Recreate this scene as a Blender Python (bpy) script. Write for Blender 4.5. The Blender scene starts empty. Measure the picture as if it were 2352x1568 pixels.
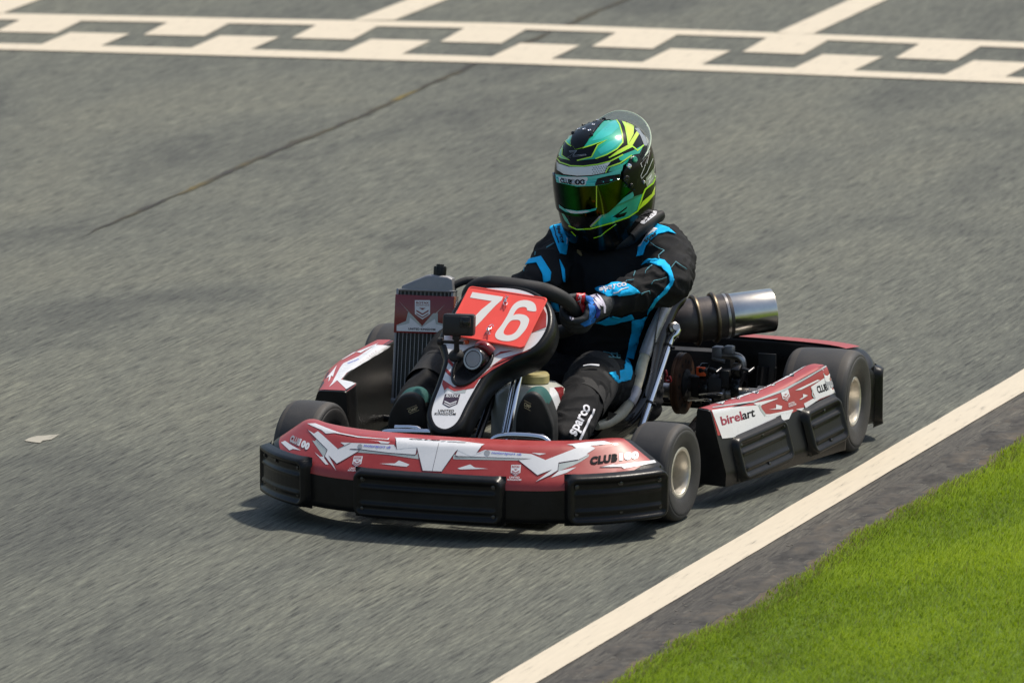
import bpy, bmesh, math, random
from mathutils import Vector, Matrix, noise
from mathutils.bvhtree import BVHTree

random.seed(7)
S = bpy.context.scene
COL = S.collection
PI = math.pi
R = math.radians
V = Vector

# ------------------------------------------------------------------ camera of the photograph
# photograph measured on a 2352 x 1568 sheet; kart frame: forward = -Y, driver's left = +X, metres
PSI, TH, FOC, DIST = .326814, .173258, 17263.5, 20.0
TX, TZ = -.117592, .353582
RIGHT = V((math.cos(PSI), math.sin(PSI), 0))
FWD = V((-math.sin(PSI) * math.cos(TH), math.cos(PSI) * math.cos(TH), -math.sin(TH)))
UP = RIGHT.cross(FWD)
CAMPOS = V((TX * math.cos(PSI), TX * math.sin(PSI), TZ)) - FWD * DIST


def ray(x, y):
    return FWD * FOC + RIGHT * (x - 1176) - UP * (y - 784)


def at(x, y, ax, v):
    """point of the photo sheet -> point in space on the plane ax = v"""
    d = ray(x, y)
    i = 'xyz'.index(ax)
    return CAMPOS + d * ((v - CAMPOS[i]) / d[i])


def on_plane(x, y, p0, n):
    d = ray(x, y)
    return CAMPOS + d * ((p0 - CAMPOS).dot(n) / d.dot(n))


def crop(x0, y0, s):
    """reading frame of an enlarged cut-out of the photo -> sheet"""
    return lambda u, v: ((x0 + s * u) * .6125, (y0 + s * v) * .6125)


cA = crop(900, 1500, .42517)
cB = crop(1700, 1500, .42517)
cC = crop(1400, 950, .35072)
cH = crop(1950, 350, .38273)
cT = crop(1850, 750, .35072)
cR = crop(2350, 1000, .44643)
cL = crop(1000, 1100, .38273)
cG = crop(1800, 1200, .3507)
cN = crop(1350, 1000, .44643)
cS = crop(2600, 1200, .44643)
cHd = crop(2050, 950, .22321)
cNL = crop(1150, 1550, .2551)
cE = crop(2250, 1050, .38273)


def px(c, pts):
    return [c(*p) for p in pts]


cam = bpy.data.cameras.new("camera")
camo = bpy.data.objects.new("camera", cam)
COL.objects.link(camo)
camo.matrix_world = Matrix((
    (RIGHT.x, UP.x, -FWD.x, CAMPOS.x), (RIGHT.y, UP.y, -FWD.y, CAMPOS.y),
    (RIGHT.z, UP.z, -FWD.z, CAMPOS.z), (0, 0, 0, 1)))
cam.sensor_width = 22.3
cam.lens = FOC / 2352 * 22.3
cam.clip_start = .5
cam.clip_end = 2000
cam.dof.use_dof = True
cam.dof.focus_distance = 19.75
cam.dof.aperture_fstop = 4.5
S.camera = camo

# ------------------------------------------------------------------ materials


def srgb(r, g, b):
    f = lambda c: c / 12.92 if c <= .04045 else ((c + .055) / 1.055) ** 2.4
    return (f(r / 255), f(g / 255), f(b / 255), 1)


def newmat(name):
    m = bpy.data.materials.new(name)
    m.use_nodes = True
    nt = m.node_tree
    return m, nt, nt.nodes['Principled BSDF']


def N(nt, t, **kw):
    n = nt.nodes.new(t)
    for k, v in kw.items():
        if hasattr(n, k):
            setattr(n, k, v)
        else:
            n.inputs[k.replace('_', ' ')].default_value = v
    return n


def ramp(nt, fac, stops):
    r = nt.nodes.new('ShaderNodeValToRGB')
    e = r.color_ramp.elements
    while len(e) < len(stops):
        e.new(.5)
    for el, (p, c) in zip(e, stops):
        el.position = p
        el.color = c if len(c) == 4 else (*c, 1)
    nt.links.new(fac, r.inputs[0])
    return r


def mat(name, colr, rough=.5, metal=0., var=.12, vscale=18., bump=0., bscale=120., spec=.5, coat=0., dirt=0.,
        dirtcol=(.11, .10, .085), trans=0., ior=1.45, aniso=None):
    """principled material with a little uneven colour, gloss, dust and fine bump"""
    m, nt, p = newmat(name)
    L = nt.links
    tc = N(nt, 'ShaderNodeTexCoord')
    nz = N(nt, 'ShaderNodeTexNoise', Scale=vscale, Detail=6.0, Roughness=.6)
    L.new(tc.outputs['Object'], nz.inputs['Vector'])
    c = colr[:3]
    lo = tuple(max(0, x * (1 - var)) for x in c)
    hi = tuple(min(1, x * (1 + var)) for x in c)
    cr = ramp(nt, nz.outputs[0], [(.3, lo), (.7, hi)])
    out = cr.outputs[0]
    if dirt > 0:
        n2 = N(nt, 'ShaderNodeTexNoise', Scale=vscale * .5, Detail=8.0, Roughness=.7)
        L.new(tc.outputs['Object'], n2.inputs['Vector'])
        d = ramp(nt, n2.outputs[0], [(.45, (0, 0, 0)), (.75, (dirt, dirt, dirt))])
        mx = N(nt, 'ShaderNodeMix', data_type='RGBA')
        L.new(d.outputs[0], mx.inputs[0])
        L.new(out, mx.inputs[6])
        mx.inputs[7].default_value = (*dirtcol, 1)
        out = mx.outputs[2]
    L.new(out, p.inputs['Base Color'])
    rr = ramp(nt, nz.outputs[0], [(.3, (rough * .85,) * 3), (.7, (min(1, rough * 1.15),) * 3)])
    L.new(rr.outputs[0], p.inputs['Roughness'])
    p.inputs['Metallic'].default_value = metal
    p.inputs['Specular IOR Level'].default_value = spec
    p.inputs['Coat Weight'].default_value = coat
    p.inputs['Coat Roughness'].default_value = .08
    if trans:
        p.inputs['Transmission Weight'].default_value = trans
        p.inputs['IOR'].default_value = ior
    if bump:
        nb = N(nt, 'ShaderNodeTexNoise', Scale=bscale, Detail=3.0)
        L.new(tc.outputs['Object'], nb.inputs['Vector'])
        b = N(nt, 'ShaderNodeBump', Strength=bump, Distance=.002)
        L.new(nb.outputs[0], b.inputs['Height'])
        L.new(b.outputs[0], p.inputs['Normal'])
    return m


M = {}
M['plastic'] = mat('black moulded plastic', (.008, .008, .008), .32, var=.3, bump=.15, bscale=300, dirt=.07, dirtcol=(.03, .028, .024), spec=.26)
M['plastic_grey'] = mat('worn dark plastic', (.026, .026, .028), .5, var=.25, bump=.2, bscale=260, dirt=.25, dirtcol=(.07, .066, .06))
M['gloss_black'] = mat('gloss black', (.008, .008, .009), .18, var=.2)
M['rubber'] = mat('tyre rubber', (.036, .035, .035), .6, var=.2, bump=.3, bscale=400, dirt=.35, dirtcol=(.075, .07, .064), spec=.4)
M['red'] = mat('red vinyl', (.36, .038, .034), .40, var=.08, coat=.12, dirt=.10, dirtcol=(.30, .18, .16))
M['rubber_edge'] = mat('scrubbed tyre shoulder', (.060, .053, .046), .7, var=.25)
M['red_dark'] = mat('deep red vinyl', (.20, .014, .016), .25, var=.08, coat=.4)
M['white'] = mat('white vinyl', (.72, .72, .73), .28, var=.04, coat=.35, dirt=.10, dirtcol=(.5, .48, .45))
M['grey'] = mat('grey vinyl', (.40, .44, .43), .3, var=.05, coat=.3)
M['outline'] = mat('dark outline ink', (.05, .035, .06), .7, spec=.2)
M['ink'] = mat('black ink', (.015, .014, .016), .75, spec=.15)
M['ink_worn'] = mat('worn grey ink', (.33, .34, .36), .4)
M['blue_ink'] = mat('blue ink', (.09, .12, .55), .4)
M['red_ink'] = mat('red ink', (.33, .03, .06), .4)
M['cream_ink'] = mat('cream lettering', (.55, .48, .30), .5)
M['plate'] = mat('signal red plate', (.95, .095, .068), .38, var=.03, coat=.1)
M['plate_white'] = mat('white digits', (.80, .77, .72), .4, var=.02)
M['chrome'] = mat('chrome', (.82, .82, .84), .12, 1., var=.05)
M['steel'] = mat('dull steel', (.42, .40, .38), .35, 1., var=.3, vscale=40)
M['alu'] = mat('aluminium', (.27, .27, .28), .5, .6, var=.15, bump=.1, bscale=200)
M['rim'] = mat('pale gold magnesium rim', (.64, .60, .53), .40, .75, var=.2, vscale=30)
M['rust'] = mat('rusty brake disc', (.12, .065, .04), .5, .7, var=.4, vscale=30)
M['spring'] = mat('browned spring steel', (.20, .16, .11), .4, .8, var=.3)
M['exhaust'] = mat('burnt exhaust steel', (.095, .084, .080), .5, .75, var=.5, vscale=9, bump=.1)
M['exhaust_end'] = mat('polished silencer', (.62, .60, .55), .22, 1., var=.2, vscale=8)
M['engine'] = mat('dark engine casting', (.018, .018, .018), .5, .3, var=.4)
M['orange'] = mat('orange cap', (.75, .11, .03), .4)
M['tank'] = mat('milky tank plastic', (.46, .47, .42), .38, var=.15, vscale=6, coat=.2)
M['tank_fuel'] = mat('tank with fuel behind', (.17, .26, .26), .38, var=.2, vscale=6)
M['tank_cap'] = mat('yellowed cap', (.42, .36, .16), .45, var=.2)
M['seat'] = mat('black fibreglass seat', (.012, .012, .013), .28, var=.3, bump=.1)
M['seat_edge'] = mat('raw fibreglass edge', (.56, .51, .38), .45, var=.3, vscale=25, bump=.2)
M['tape'] = mat('silver tape', (.38, .37, .39), .35, .3, var=.2, vscale=40, bump=.4, bscale=80)
M['floor'] = mat('scuffed floor tray', (.05, .05, .05), .45, .6, var=.4, vscale=12)
M['suit'] = mat('black suit cloth', (.011, .011, .012), .85, var=.25, bump=.5, bscale=500, spec=.25)
M['suit_blue'] = mat('sky blue cloth', (.012, .50, .92), .8, var=.08, bump=.4, bscale=450, spec=.2)
M['suit_white'] = mat('white cloth', (.66, .66, .70), .8, var=.06, bump=.4, bscale=450, spec=.2)
M['stitch'] = mat('pale blue stitching', (.10, .30, .36), .7)
M['guard'] = mat('charcoal knee guard', (.028, .027, .027), .75, var=.2, bump=.6, bscale=700, spec=.3)
M['shoe'] = mat('black shoe leather', (.012, .012, .012), .6, var=.3, bump=.4, bscale=300)
M['teal_suede'] = mat('teal suede', (.010, .085, .078), .8, var=.2, bump=.4, bscale=400)
M['lens_grey'] = mat('grey dial face', (.30, .30, .31), .35, var=.05)
M['padding'] = mat('black foam', (.016, .016, .017), .7, var=.2, bump=.3, bscale=300)
M['skin_collar'] = mat('tan strap', (.22, .16, .07), .7)
# helmet paint
M['h_teal'] = mat('teal helmet paint', (.010, .43, .28), .12, var=.25, vscale=12, coat=1.)
M['h_teal2'] = mat('pale teal helmet paint', (.03, .50, .44), .12, var=.2, vscale=10, coat=1.)
M['h_green'] = mat('deep green helmet paint', (.010, .30, .17), .12, var=.3, vscale=12, coat=1.)
M['h_lime'] = mat('lime helmet paint', (.46, .86, .02), .12, var=.08, coat=1.)
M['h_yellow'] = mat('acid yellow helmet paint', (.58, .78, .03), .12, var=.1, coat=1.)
M['h_black'] = mat('black helmet paint', (.004, .005, .005), .2, var=.3, coat=.12, spec=.22)
M['h_white'] = mat('white helmet paint', (.72, .73, .74), .14, var=.03, coat=1.)
M['h_silver'] = mat('silver helmet paint', (.42, .43, .44), .2, .4, var=.1, coat=1.)
# gloves
M['g_blue'] = mat('bright blue glove', (.01, .17, .60), .7, var=.2, bump=.4, bscale=500)
M['g_deep'] = mat('deep blue glove', (.012, .03, .30), .7, var=.2, bump=.4, bscale=500)
M['g_white'] = mat('lilac white glove', (.60, .56, .68), .7, var=.1)
M['g_black'] = mat('black glove', (.022, .025, .030), .65, var=.3, bump=.5, bscale=500)
M['g_red'] = mat('red glove patch', (.60, .012, .02), .35, var=.1)

# mirrored visor: dark metal film tinted from blue-black through green to amber
m, nt, p = newmat('mirrored visor')
tc = N(nt, 'ShaderNodeTexCoord')
sp = N(nt, 'ShaderNodeSeparateXYZ')
nt.links.new(tc.outputs['Object'], sp.inputs[0])
lw = N(nt, 'ShaderNodeLayerWeight', Blend=.35)
rp = ramp(nt, lw.outputs['Facing'], [(0., (.012, .07, .010)), (.025, (.040, .070, .006)), (.075, (.062, .074, .005)), (.105, (.010, .020, .006)), (.15, (.010, .10, .015)), (.27, (.004, .030, .014)), (.45, (.004, .007, .022))])  # dark stop between amber and green: a reflected stripe put into the tint
nt.links.new(rp.outputs[0], p.inputs['Base Color'])
p.inputs['Metallic'].default_value = 1.
p.inputs['Roughness'].default_value = .06
M['visor'] = m
# clear spoiler
m, nt, p = newmat('clear polycarbonate')
p.inputs['Base Color'].default_value = (.80, .88, .80, 1)
p.inputs['Roughness'].default_value = .15
p.inputs['Alpha'].default_value = .26
p.inputs['Coat Weight'].default_value = .5
M['clear'] = m

# ------------------------------------------------------------------ object helpers
WORLD = {}      # object name -> world location (every parent is a pure translation)


def link(name, verts, faces, m, parent=None, smooth=True, sharp=35, origin=None, midx=None):
    verts = [V(v) for v in verts]
    if origin is None:
        lo = V((min(v.x for v in verts), min(v.y for v in verts), min(v.z for v in verts)))
        hi = V((max(v.x for v in verts), max(v.y for v in verts), max(v.z for v in verts)))
        origin = (lo + hi) / 2
    origin = V(origin)
    me = bpy.data.meshes.new(name)
    me.from_pydata([v - origin for v in verts], [], faces)
    for mm in (m if isinstance(m, (list, tuple)) else [m]):
        me.materials.append(mm)
    if midx:
        me.polygons.foreach_set('material_index', midx)
    if smooth:
        me.polygons.foreach_set('use_smooth', [True] * len(me.polygons))
        if sharp:
            me.set_sharp_from_angle(angle=R(sharp))
    me.update()
    o = bpy.data.objects.new(name, me)
    COL.objects.link(o)
    place(o, origin, parent)
    return o


def place(o, world, parent=None):
    o.location = V(world)
    if parent:
        o.parent = parent
        o.location = V(world) - WORLD[parent.name]
    WORLD[o.name] = V(world)


def empty(name, world, parent=None):
    o = bpy.data.objects.new(name, None)
    o.empty_display_size = .1
    COL.objects.link(o)
    place(o, world, parent)
    return o


def tag(o, label=None, cat=None, group=None, kind=None):
    for k, v in (('label', label), ('category', cat), ('group', group), ('kind', kind)):
        if v:
            o[k] = v
    return o


class G:
    """collects simple shapes into one mesh"""

    def __init__(self):
        self.v, self.f, self.mi, self.cur = [], [], [], 0

    def add(self, vs, fs):
        n = len(self.v)
        self.v += [V(a) for a in vs]
        self.f += [[i + n for i in f] for f in fs]
        self.mi += [self.cur] * len(fs)
        return self

    def mat(self, i):
        self.cur = i
        return self

    def box(self, c, size, bev=.003, rot=None):
        bm = bmesh.new()
        bmesh.ops.create_cube(bm, size=1)
        for v in bm.verts:
            v.co = V((v.co.x * size[0], v.co.y * size[1], v.co.z * size[2]))
        if bev:
            bmesh.ops.bevel(bm, geom=bm.edges[:], offset=bev, segments=2, profile=.5, affect='EDGES')
        mt = rot.to_3x3() if rot else Matrix.Identity(3)
        bm.verts.index_update()
        self.add([mt @ v.co + V(c) for v in bm.verts], [[v.index for v in f.verts] for f in bm.faces])
        bm.free()
        return self

    def tube(self, pts, r, seg=12, closed=False, smooth=0, caps=True, flat=1., up=None):
        pts = [V(q) for q in pts]
        rs = list(r) if isinstance(r, (list, tuple)) else [r] * len(pts)
        if smooth:
            pts, rs = cr_path(pts, rs, smooth, closed)
        n = len(pts)
        tang = []
        for i in range(n):
            a = pts[(i - 1) % n] if (closed or i > 0) else pts[i]
            b = pts[(i + 1) % n] if (closed or i < n - 1) else pts[i]
            tang.append((b - a).normalized())
        u = V(up) if up else tang[0].orthogonal()
        u = (u - tang[0] * u.dot(tang[0])).normalized()
        vs = []
        for i in range(n):
            u = (u - tang[i] * u.dot(tang[i])).normalized()
            w = tang[i].cross(u)
            for k in range(seg):
                a = 2 * PI * k / seg
                vs.append(pts[i] + (u * math.cos(a) + w * math.sin(a) * flat) * rs[i])
        fs = []
        for i in range(n if closed else n - 1):
            j = (i + 1) % n
            for k in range(seg):
                l = (k + 1) % seg
                fs.append([i * seg + k, i * seg + l, j * seg + l, j * seg + k])
        if caps and not closed:
            fs.append(list(range(seg))[::-1])
            fs.append([(n - 1) * seg + k for k in range(seg)])
        return self.add(vs, fs)

    def lathe(self, prof, o, axis, seg=40, cap0=False, cap1=False):
        o, axis = V(o), V(axis).normalized()
        u = axis.orthogonal().normalized()
        w = axis.cross(u)
        vs, fs = [], []
        for (r, h) in prof:
            for k in range(seg):
                a = 2 * PI * k / seg
                vs.append(o + axis * h + (u * math.cos(a) + w * math.sin(a)) * r)
        for i in range(len(prof) - 1):
            for k in range(seg):
                l = (k + 1) % seg
                fs.append([i * seg + k, i * seg + l, (i + 1) * seg + l, (i + 1) * seg + k])
        if cap0:
            fs.append(list(range(seg))[::-1])
        if cap1:
            fs.append([(len(prof) - 1) * seg + k for k in range(seg)])
        return self.add(vs, fs)

    def loft(self, rings, cap=True, closed=True):
        n = len(rings[0])
        vs = [q for r in rings for q in r]
        fs = []
        for i in range(len(rings) - 1):
            for k in range(n if closed else n - 1):
                l = (k + 1) % n
                fs.append([i * n + k, i * n + l, (i + 1) * n + l, (i + 1) * n + k])
        if cap:
            fs.append(list(range(n))[::-1])
            fs.append([(len(rings) - 1) * n + k for k in range(n)])
        return self.add(vs, fs)

    def ball(self, c, r, seg=16, sq=(1, 1, 1)):
        rings = []
        for i in range(1, seg // 2):
            t = PI * i / (seg // 2)
            rings.append([V(c) + V((math.sin(t) * math.cos(2 * PI * k / seg) * sq[0], math.sin(t) * math.sin(2 * PI * k / seg) * sq[1], -math.cos(t) * sq[2])) * r for k in range(seg)])
        return self.loft(rings)

    def build(self, name, m, parent=None, **kw):
        bm = bmesh.new()
        vs = [bm.verts.new(v) for v in self.v]
        mi = []
        for f, k in zip(self.f, self.mi):
            try:
                fc = bm.faces.new([vs[i] for i in f])
                fc.material_index = k
            except ValueError:
                pass
        bmesh.ops.recalc_face_normals(bm, faces=bm.faces[:])
        bm.verts.index_update()
        V_ = [v.co.copy() for v in bm.verts]
        F_ = [[v.index for v in f.verts] for f in bm.faces]
        K_ = [f.material_index for f in bm.faces]
        bm.free()
        return link(name, V_, F_, m, parent, midx=K_, **kw)


def cr(p0, p1, p2, p3, t):
    return (p1 * 2 + (p2 - p0) * t + (p0 * 2 - p1 * 5 + p2 * 4 - p3) * t * t + (p1 * 3 - p0 - p2 * 3 + p3) * t ** 3) * .5


def cr_path(pts, rs, k, closed=False):
    n = len(pts)
    P, Q = [], []
    for i in range(n if closed else n - 1):
        g = (lambda a: pts[a % n]) if closed else (lambda a: pts[max(0, min(n - 1, a))])
        h = (lambda a: rs[a % n]) if closed else (lambda a: rs[max(0, min(n - 1, a))])
        for j in range(k):
            t = j / k
            P.append(cr(g(i - 1), g(i), g(i + 1), g(i + 2), t))
            Q.append(h(i) * (1 - t) + h(i + 1) * t)
    if not closed:
        P.append(pts[-1])
        Q.append(rs[-1])
    return P, Q


def smooth_rows(rows, k):
    """rows: list of point lists; Catmull-Rom between the rows"""
    cols = list(zip(*rows))
    out = [cr_path([V(q) for q in c], [0] * len(c), k)[0] for c in cols]
    return [list(r) for r in zip(*out)]


def rounded(pts, b, seg=3):
    """polyline with its inner corners rounded off by b"""
    pts = [V(q) for q in pts]
    out = [pts[0]]
    for i in range(1, len(pts) - 1):
        p, a, c = pts[i], pts[i - 1], pts[i + 1]
        da, dc = (a - p), (c - p)
        s0 = p + da.normalized() * min(b, da.length * .45)
        s1 = p + dc.normalized() * min(b, dc.length * .45)
        for j in range(seg + 1):
            t = j / seg
            out.append(s0 * (1 - t) ** 2 + p * 2 * t * (1 - t) + s1 * t * t)
    out.append(pts[-1])
    return out


def resample(pts, n):
    """n points evenly spaced along a polyline"""
    pts = [V(q) for q in pts]
    L = [0]
    for a, b in zip(pts, pts[1:]):
        L.append(L[-1] + (b - a).length)
    out = []
    j = 0
    for i in range(n):
        d = L[-1] * i / (n - 1)
        while j < len(L) - 2 and L[j + 1] < d:
            j += 1
        s = (d - L[j]) / max(1e-9, L[j + 1] - L[j])
        out.append(pts[j].lerp(pts[j + 1], min(1, max(0, s))))
    return out


# ------------------------------------------------------------------ stickers: shapes laid on a surface
def world_bvh(objs):
    vs, fs = [], []
    for o in objs:
        n = len(vs)
        w = WORLD[o.name]
        vs += [v.co + w for v in o.data.vertices]
        fs += [[i + n for i in p.vertices] for p in o.data.polygons]
    return BVHTree.FromPolygons(vs, fs)


def poly_tris(poly):
    bm = bmesh.new()
    f = bm.faces.new([bm.verts.new((x, y, 0)) for x, y in poly])
    f.normal_update()
    bmesh.ops.triangulate(bm, faces=[f], ngon_method='EAR_CLIP')
    return bm


def grid_cut(bm, step):
    xs = [v.co.x for v in bm.verts]
    ys = [v.co.y for v in bm.verts]
    for ax, vals in ((0, xs), (1, ys)):
        a, b = min(vals), max(vals)
        k = math.floor(a / step) + 1
        while k * step < b:
            co = V((0, 0, 0))
            co[ax] = k * step
            no = V((0, 0, 0))
            no[ax] = 1
            bmesh.ops.bisect_plane(bm, geom=bm.verts[:] + bm.edges[:] + bm.faces[:], dist=1e-5, plane_co=co, plane_no=no)
            k += 1


def lay(bms, bvh, off, step=7.):
    """flat shapes measured on the sheet -> vertices lying on the surface, lifted by off"""
    vs, fs = [], []
    for bm in bms:
        if step:
            grid_cut(bm, step)
        bm.verts.index_update()
        n = len(vs)
        for v in bm.verts:
            d = ray(v.co.x, v.co.y).normalized()
            hit, no, _, _ = bvh.ray_cast(CAMPOS, d)
            if hit is None:
                # just past the outline of the thing: closest point of the surface
                q = CAMPOS + d * 19.9
                best = None
                for k in range(-10, 11):
                    h = bvh.find_nearest(q + d * k * .08)
                    if h[0] is not None and (best is None or h[3] < best[3]):
                        best = h
                hit, no = best[0], best[1]
            if no.dot(d) > 0:
                no = -no
            vs.append(hit + no * off)
        for f in bm.faces:
            fs.append([v.index + n for v in f.verts][::-1])
        bm.free()
    return vs, fs


def sticker(name, polys, bvh, off, m, parent, step=7., label=None):
    flat = []
    for p in polys:
        flat += p if isinstance(p[0], list) else [p]
    vs, fs = lay([poly_tris(p) for p in flat], bvh, off, step)
    if 'flash' in name and len(polys) > 1:
        return [sticker(name, [p], bvh, off, m, parent, step) for p in polys]
    o = link(name, vs, fs, m, parent, smooth=True, sharp=0)
    if label:
        o['label'] = label
    return o


def text_bm(s, bold=0., shear=0., space=1.):
    cu = bpy.data.curves.new('t', 'FONT')
    cu.body = s
    cu.offset = bold
    cu.shear = shear
    cu.space_character = space
    cu.resolution_u = 3
    to = bpy.data.objects.new('t', cu)
    COL.objects.link(to)
    dg = bpy.context.evaluated_depsgraph_get()
    me = to.evaluated_get(dg).to_mesh()
    bm = bmesh.new()
    bm.from_mesh(me)
    to.evaluated_get(dg).to_mesh_clear()
    bpy.data.objects.remove(to)
    bpy.data.curves.remove(cu)
    return bm


def text_on(s, bl, br, tl, bold=.02, shear=0., space=1.):
    """text stretched over the parallelogram bottom-left, bottom-right, top-left on the sheet"""
    bm = text_bm(s, bold, shear, space)
    x0, x1 = min(v.co.x for v in bm.verts), max(v.co.x for v in bm.verts)
    y0, y1 = min(v.co.y for v in bm.verts), max(v.co.y for v in bm.verts)
    bl, br, tl = V((*bl, 0)), V((*br, 0)), V((*tl, 0))
    for v in bm.verts:
        a, b = (v.co.x - x0) / (x1 - x0), (v.co.y - y0) / (y1 - y0)
        v.co = bl + (br - bl) * a + (tl - bl) * b
    return bm


def lettering(name, bms, bvh, off, m, parent, step=9.):
    vs, fs = lay(bms, bvh, off, step)
    return link(name, vs, fs, m, parent, smooth=False)


def stroke(pts, w):
    """quads of a line of width w (sheet pixels, or a list of widths)"""
    pts = [V((*q, 0)) for q in pts]
    ws = w if isinstance(w, (list, tuple)) else [w] * len(pts)
    a, b = [], []
    for i, q in enumerate(pts):
        d0 = (q - pts[i - 1]).normalized() if i else (pts[1] - q).normalized()
        d1 = (pts[i + 1] - q).normalized() if i < len(pts) - 1 else d0
        d = d0 + d1
        if d.length < .25:
            d = V((-d0.y, d0.x, 0)) * .5
        k = min(1.6, 2 / max(.6, d.length))
        d.normalize()
        n = V((-d.y, d.x, 0)) * ws[i] / 2 * k
        if i and (a[-1] - pts[i - 1]).dot(n) < 0 and d0.dot(d1) < 0:
            n = -n
        a.append(q + n)
        b.append(q - n)
    return [[(p.x, p.y) for p in (a[i], a[i + 1], b[i + 1], b[i])] for i in range(len(pts) - 1)]


def shield(bl, br, tl):
    """club badge: a shield with chevrons, as sheet polygons (unit square mapped)"""
    bl, br, tl = V((*bl, 0)), V((*br, 0)), V((*tl, 0))
    mp = lambda q: tuple((bl + (br - bl) * q[0] + (tl - bl) * q[1])[:2])
    plate = [(0, 1), (1, 1), (1, .28), (.5, 0), (0, .28)]
    bars = []
    for k in range(3):
        y = .60 - k * .16
        bars.append([(.1, y), (.5, y - .2), (.9, y), (.9, y - .075), (.5, y - .275), (.1, y - .075)])
    bars[0] = [(.28, .60), (.72, .60), (.5, .49)]
    bars.append([(.1, .48), (.5, .28), (.9, .48), (.9, .40), (.5, .2), (.1, .40)])
    bars = [bars[0], [(.1, .50), (.5, .31), (.9, .50), (.9, .42), (.5, .23), (.1, .42)], [(.1, .33), (.5, .14), (.9, .33), (.9, .27), (.5, .075), (.1, .27)]]
    bars.append([(.1, .63), (.22, .63), (.5, .49), (.78, .63), (.9, .63), (.9, .58), (.5, .39), (.1, .58)])
    return [mp(q) for q in plate], [[mp(q) for q in b] for b in bars], mp
# ================================================================== THE KART
kart = empty('racing_kart', (0, 0, 0))
tag(kart, 'red and white racing kart number 76 with black bumper pads on the track', 'go-kart')
X0 = -.018       # centre line of the bodywork


# ---- front bumper fairing: sections along its curve, each a line back-bottom, front, crease, deck, back
def nose_rows(side):
    st = [
        # bottom(x,y) A: front-face top (x,y,z)   C: crease            D: deck back
        ((0, -.955), (0, -.957, .150), (0, -.885, .235), (0, -.800, .240)),
        ((.20, -.944), (.20, -.946, .150), (.185, -.874, .236), (.18, -.792, .241)),
        ((.33, -.912), (.33, -.914, .152), (.29, -.842, .238), (.28, -.778, .243)),
        ((.44, -.842), (.44, -.844, .160), (.37, -.790, .241), (.352, -.750, .245)),
        ((.520, -.748), (.515, -.752, .172), (.420, -.740, .244), (.40, -.712, .245)),
        ((.540, -.690), (.534, -.694, .174), (.446, -.692, .236), (.43, -.678, .238)),
    ]
    rows = []
    for (bx, by), A, C, D in st:
        f = lambda p: V((X0 + .006 + side * p[0], p[1], p[2]))
        back = V((X0 + side * (bx * .9), by + .14, .06))
        rows.append([back, f((bx * .985, by + .02, .047)), f((bx, by, .058)), f(A), f(C), f(D), f((D[0] * .985, D[1] + .015, .10))])
    return rows


nr = nose_rows(-1)[::-1] + nose_rows(1)[1:]
nr = smooth_rows(nr, 6)
NOSE = [rounded(r, .012) for r in nr]
g = G().loft(NOSE, cap=True, closed=True)
nose = g.build('front_bumper', M['plastic'], kart, sharp=50)
BV_NOSE = world_bvh([nose])


def strip(a, b, rows, i0, i1):
    return rows


# red livery sheet covering the sloping top of the fairing
NR = [resample([r[2].lerp(r[3], .84), r[3], r[4], r[5]], 15) for r in nr]


def nose_sheet():
    vs, fs = [], []
    rows = []
    n = len(nr)
    for i, r in enumerate(nr):
        s = abs(2 * i / (n - 1) - 1)                      # 0 centre .. 1 ends
        if s > .93:
            continue
        k = .86 if s < .50 else 0
        lo = r[2].lerp(r[3], .86) if s < .66 else r[3].lerp(r[4], .05 + .22 * min(1, (s - .66) / .2))
        path = [lo] + ([r[3]] if s < .66 else []) + [r[4], r[5]]
        if len(path) == 3:
            path = [path[0], path[0].lerp(path[1], .05), path[1], path[2]]
        rows.append(resample(rounded(path, .012), 16))
    return rows


rows = nose_sheet()
g = G().loft(rows, cap=False, closed=False)
bv = BV_NOSE
g.v = [(lambda h: h[0] + h[1] * (.0009 if h[1].dot(V((0, -.5, .8))) > 0 else -.0009))(bv.find_nearest(q)) for q in g.v]
red = g.build('livery_sheet', M['red'], nose, sharp=0)


# ---- bumper pads: raised slabs with a rounded rim and two pressed ribs, bolted to the bodywork
def pad_mesh(fn, w, h, depth=.024, rad=.028, step=.0045, ribs=(.27, -.42)):
    """fn(u,v,d) -> point; u in 0..w, v in 0..h metres along the surface, d outwards"""
    nu, nv = max(8, int(w / step)), max(8, int(h / step))
    vs, fs = [], []
    sm = lambda a, b, x: (lambda t: t * t * (3 - 2 * t))(min(1, max(0, (x - a) / (b - a))))
    for j in range(nv + 1):
        for i in range(nu + 1):
            u, v = w * i / nu, h * j / nv
            qx, qy = abs(u - w / 2) - (w / 2 - rad), abs(v - h / 2) - (h / 2 - rad)
            sd = rad - (math.hypot(max(qx, 0), max(qy, 0)) + min(max(qx, qy), 0))     # distance inside the edge
            d = depth * sm(-.001, .009, sd) - .35 * depth * sm(.016, .022, sd)
            if sd > .02:
                y = (v / h - .5) * 2
                for r_ in ribs:
                    d += .0062 * math.exp(-((y - r_) * h / 2 / .0040) ** 2) * sm(.022, .03, sd)
                d -= .004 * sm(ribs[0], ribs[0] + .06, y) * sm(.022, .03, sd)
            vs.append(fn(u, v, d - .004 if sd < 0 else d))
    for j in range(nv):
        for i in range(nu):
            a = j * (nu + 1) + i
            fs.append([a, a + 1, a + nu + 2, a + nu + 1])
    return vs, fs


def bolt(parent, p, n, r=.0048):
    g = G().lathe([(r * 1.5, -.001), (r * 1.5, .0015), (r, .0022), (r, .0055), (r * .5, .0062)], p, n, seg=10, cap1=True)
    return g.build('bolt', M['steel_dark'], parent)


M['steel_dark'] = mat('blackened bolt', (.07, .07, .072), .3, .9, var=.3)


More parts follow.
